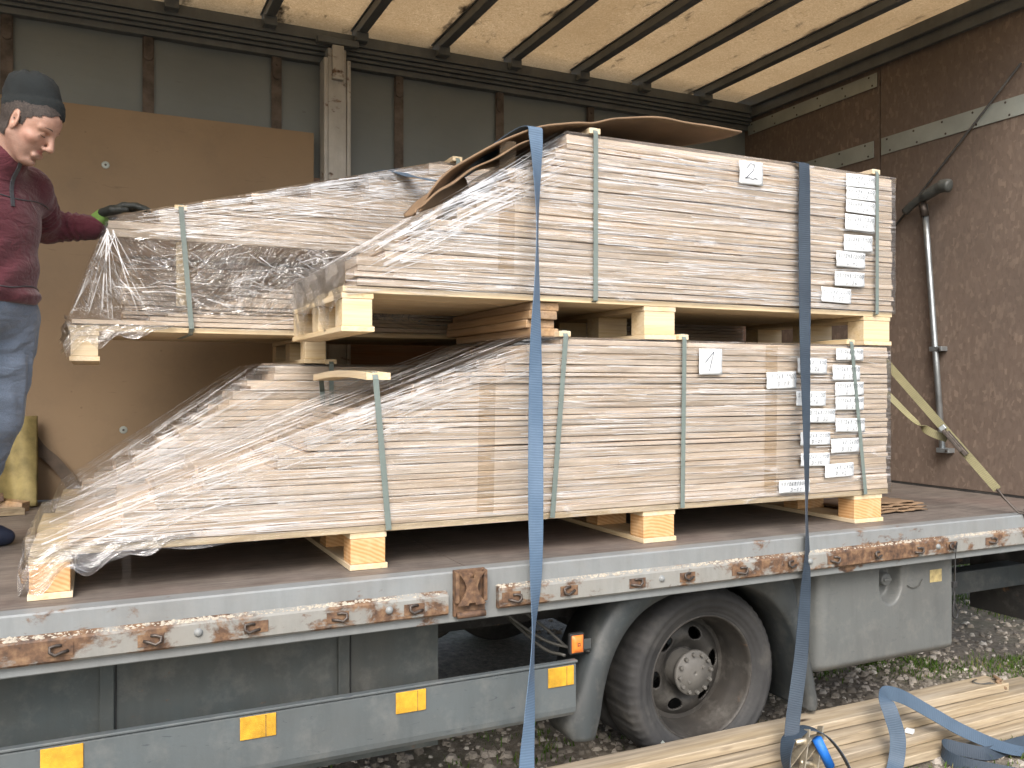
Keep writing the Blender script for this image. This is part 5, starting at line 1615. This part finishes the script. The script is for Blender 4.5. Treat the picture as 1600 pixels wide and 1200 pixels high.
# trousers
w = SDF((-.64, 3.08, .05), (-.1, 3.74, .93), .009)
w.ell((-.345, 3.315, .85), (.130, .168, .13), .03, rot=rot)
w.cap((-.270, 3.39, .80), (-.300, 3.425, .46), .098, .072, .04, wav=(.006, 22, 0))
w.cap((-.300, 3.425, .46), (-.425, 3.575, .09), .068, .052, .02, wav=(.005, 26, 2))
w.cap((-.44, 3.245, .80), (-.46, 3.22, .45), .095, .068, .04, wav=(.004, 22, 0))
w.cap((-.46, 3.22, .45), (-.51, 3.30, .09), .068, .052, .02, wav=(.005, 26, 2))
w.cut((0, 0, -1), -.075); w.cut((0, 0, 1), .885)
mpart('trousers', w.mesh('trousers'), 'trouser')
for c, d_ in (((-.425, 3.585, 0), (.98, .2)), ((-.51, 3.31, 0), (.9, -.43))):
    w = SDF((c[0] - .14, c[1] - .14, -.01), (c[0] + .24, c[1] + .16, .14), .006)
    X = Vector((d_[0], d_[1], 0)); 
    p = lambda a, z: tuple(Vector(c) + X * a + Vector((0, 0, z)))
    w.cap(p(-.045, .036), p(.10, .034), .038, .040, .02)
    w.cap(p(.10, .034), p(.135, .030), .040, .028, .02)
    w.cap(p(0, .05), p(0, .10), .042, .044, .03)
    w.cut((0, 0, -1), -.002)
    mpart('shoe', w.mesh('shoe'), 'shoe')

# gloves
def glove(wr, kn, tips, thumb, lo, hi):
    w = SDF(lo, hi, .003)
    ws = Vector(wr)
    kc = sum((Vector(k) for k in kn), Vector()) / 4
    w.cap(ws, kc.lerp(ws, .5), .026, .027, .01)
    for k in kn:
        w.cap(ws.lerp(Vector(k), .3), k, .017, .0135, .012)
    for k, ch in zip(kn, tips):
        pts = [k] + ch
        for (a, b), (ra, rb) in zip(zip(pts, pts[1:]), ((.0118, .0108), (.0108, .010), (.010, .0088))):
            w.cap(a, b, ra, rb, .003)
    for (a, b), (ra, rb) in zip(zip(thumb, thumb[1:]), ((.018, .0145), (.0135, .012), (.012, .010))):
        w.cap(a, b, ra, rb, .004)
    return w.mesh('glove')
kn = [(.090, 3.545, 1.243), (.096, 3.566, 1.248), (.093, 3.587, 1.246), (.086, 3.607, 1.241)]
tips = [[(.125, 3.541, 1.246), (.150, 3.540, 1.239), (.166, 3.540, 1.232)], [(.136, 3.565, 1.251), (.164, 3.565, 1.243), (.181, 3.565, 1.236)], [(.131, 3.589, 1.249), (.158, 3.590, 1.242), (.174, 3.590, 1.235)], [(.117, 3.612, 1.243), (.139, 3.614, 1.236), (.152, 3.615, 1.231)]]
thumb = [(.022, 3.553, 1.212), (.050, 3.526, 1.220), (.078, 3.518, 1.222), (.098, 3.519, 1.224)]
gl = mpart('glove', glove((.012, 3.575, 1.196), kn, tips, thumb, (-.02, 3.49, 1.15), (.205, 3.65, 1.28)), 'glove')
w = SDF((-.04, 3.52, 1.10), (.05, 3.63, 1.235), .003)
w.cap((-.012, 3.575, 1.160), (.018, 3.575, 1.198), .0365, .031, .005)
mpart('glove_cuff', w.mesh('glove_cuff'), 'glove_green', gl)
kn = [(-.465, 2.925, .735), (-.485, 2.915, .732), (-.505, 2.912, .732), (-.523, 2.915, .737)]
tips = [[(k[0] + .004, k[1] - .006, k[2] - .035), (k[0] + .006, k[1] + .004, k[2] - .06), (k[0] + .006, k[1] + .016, k[2] - .076)] for k in kn]
gr2 = mpart('glove', glove((-.498, 2.952, .81), kn, tips, [(-.475, 2.95, .785), (-.448, 2.945, .755), (-.440, 2.94, .728), (-.440, 2.94, .705)], (-.57, 2.86, .63), (-.40, 3.0, .85)), 'glove')
w = SDF((-.56, 2.90, .78), (-.44, 3.02, .88), .004)
w.cap((-.502, 2.965, .845), (-.498, 2.953, .81), .036, .032, .005)
mpart('glove_cuff', w.mesh('glove_cuff'), 'glove_green', gr2)
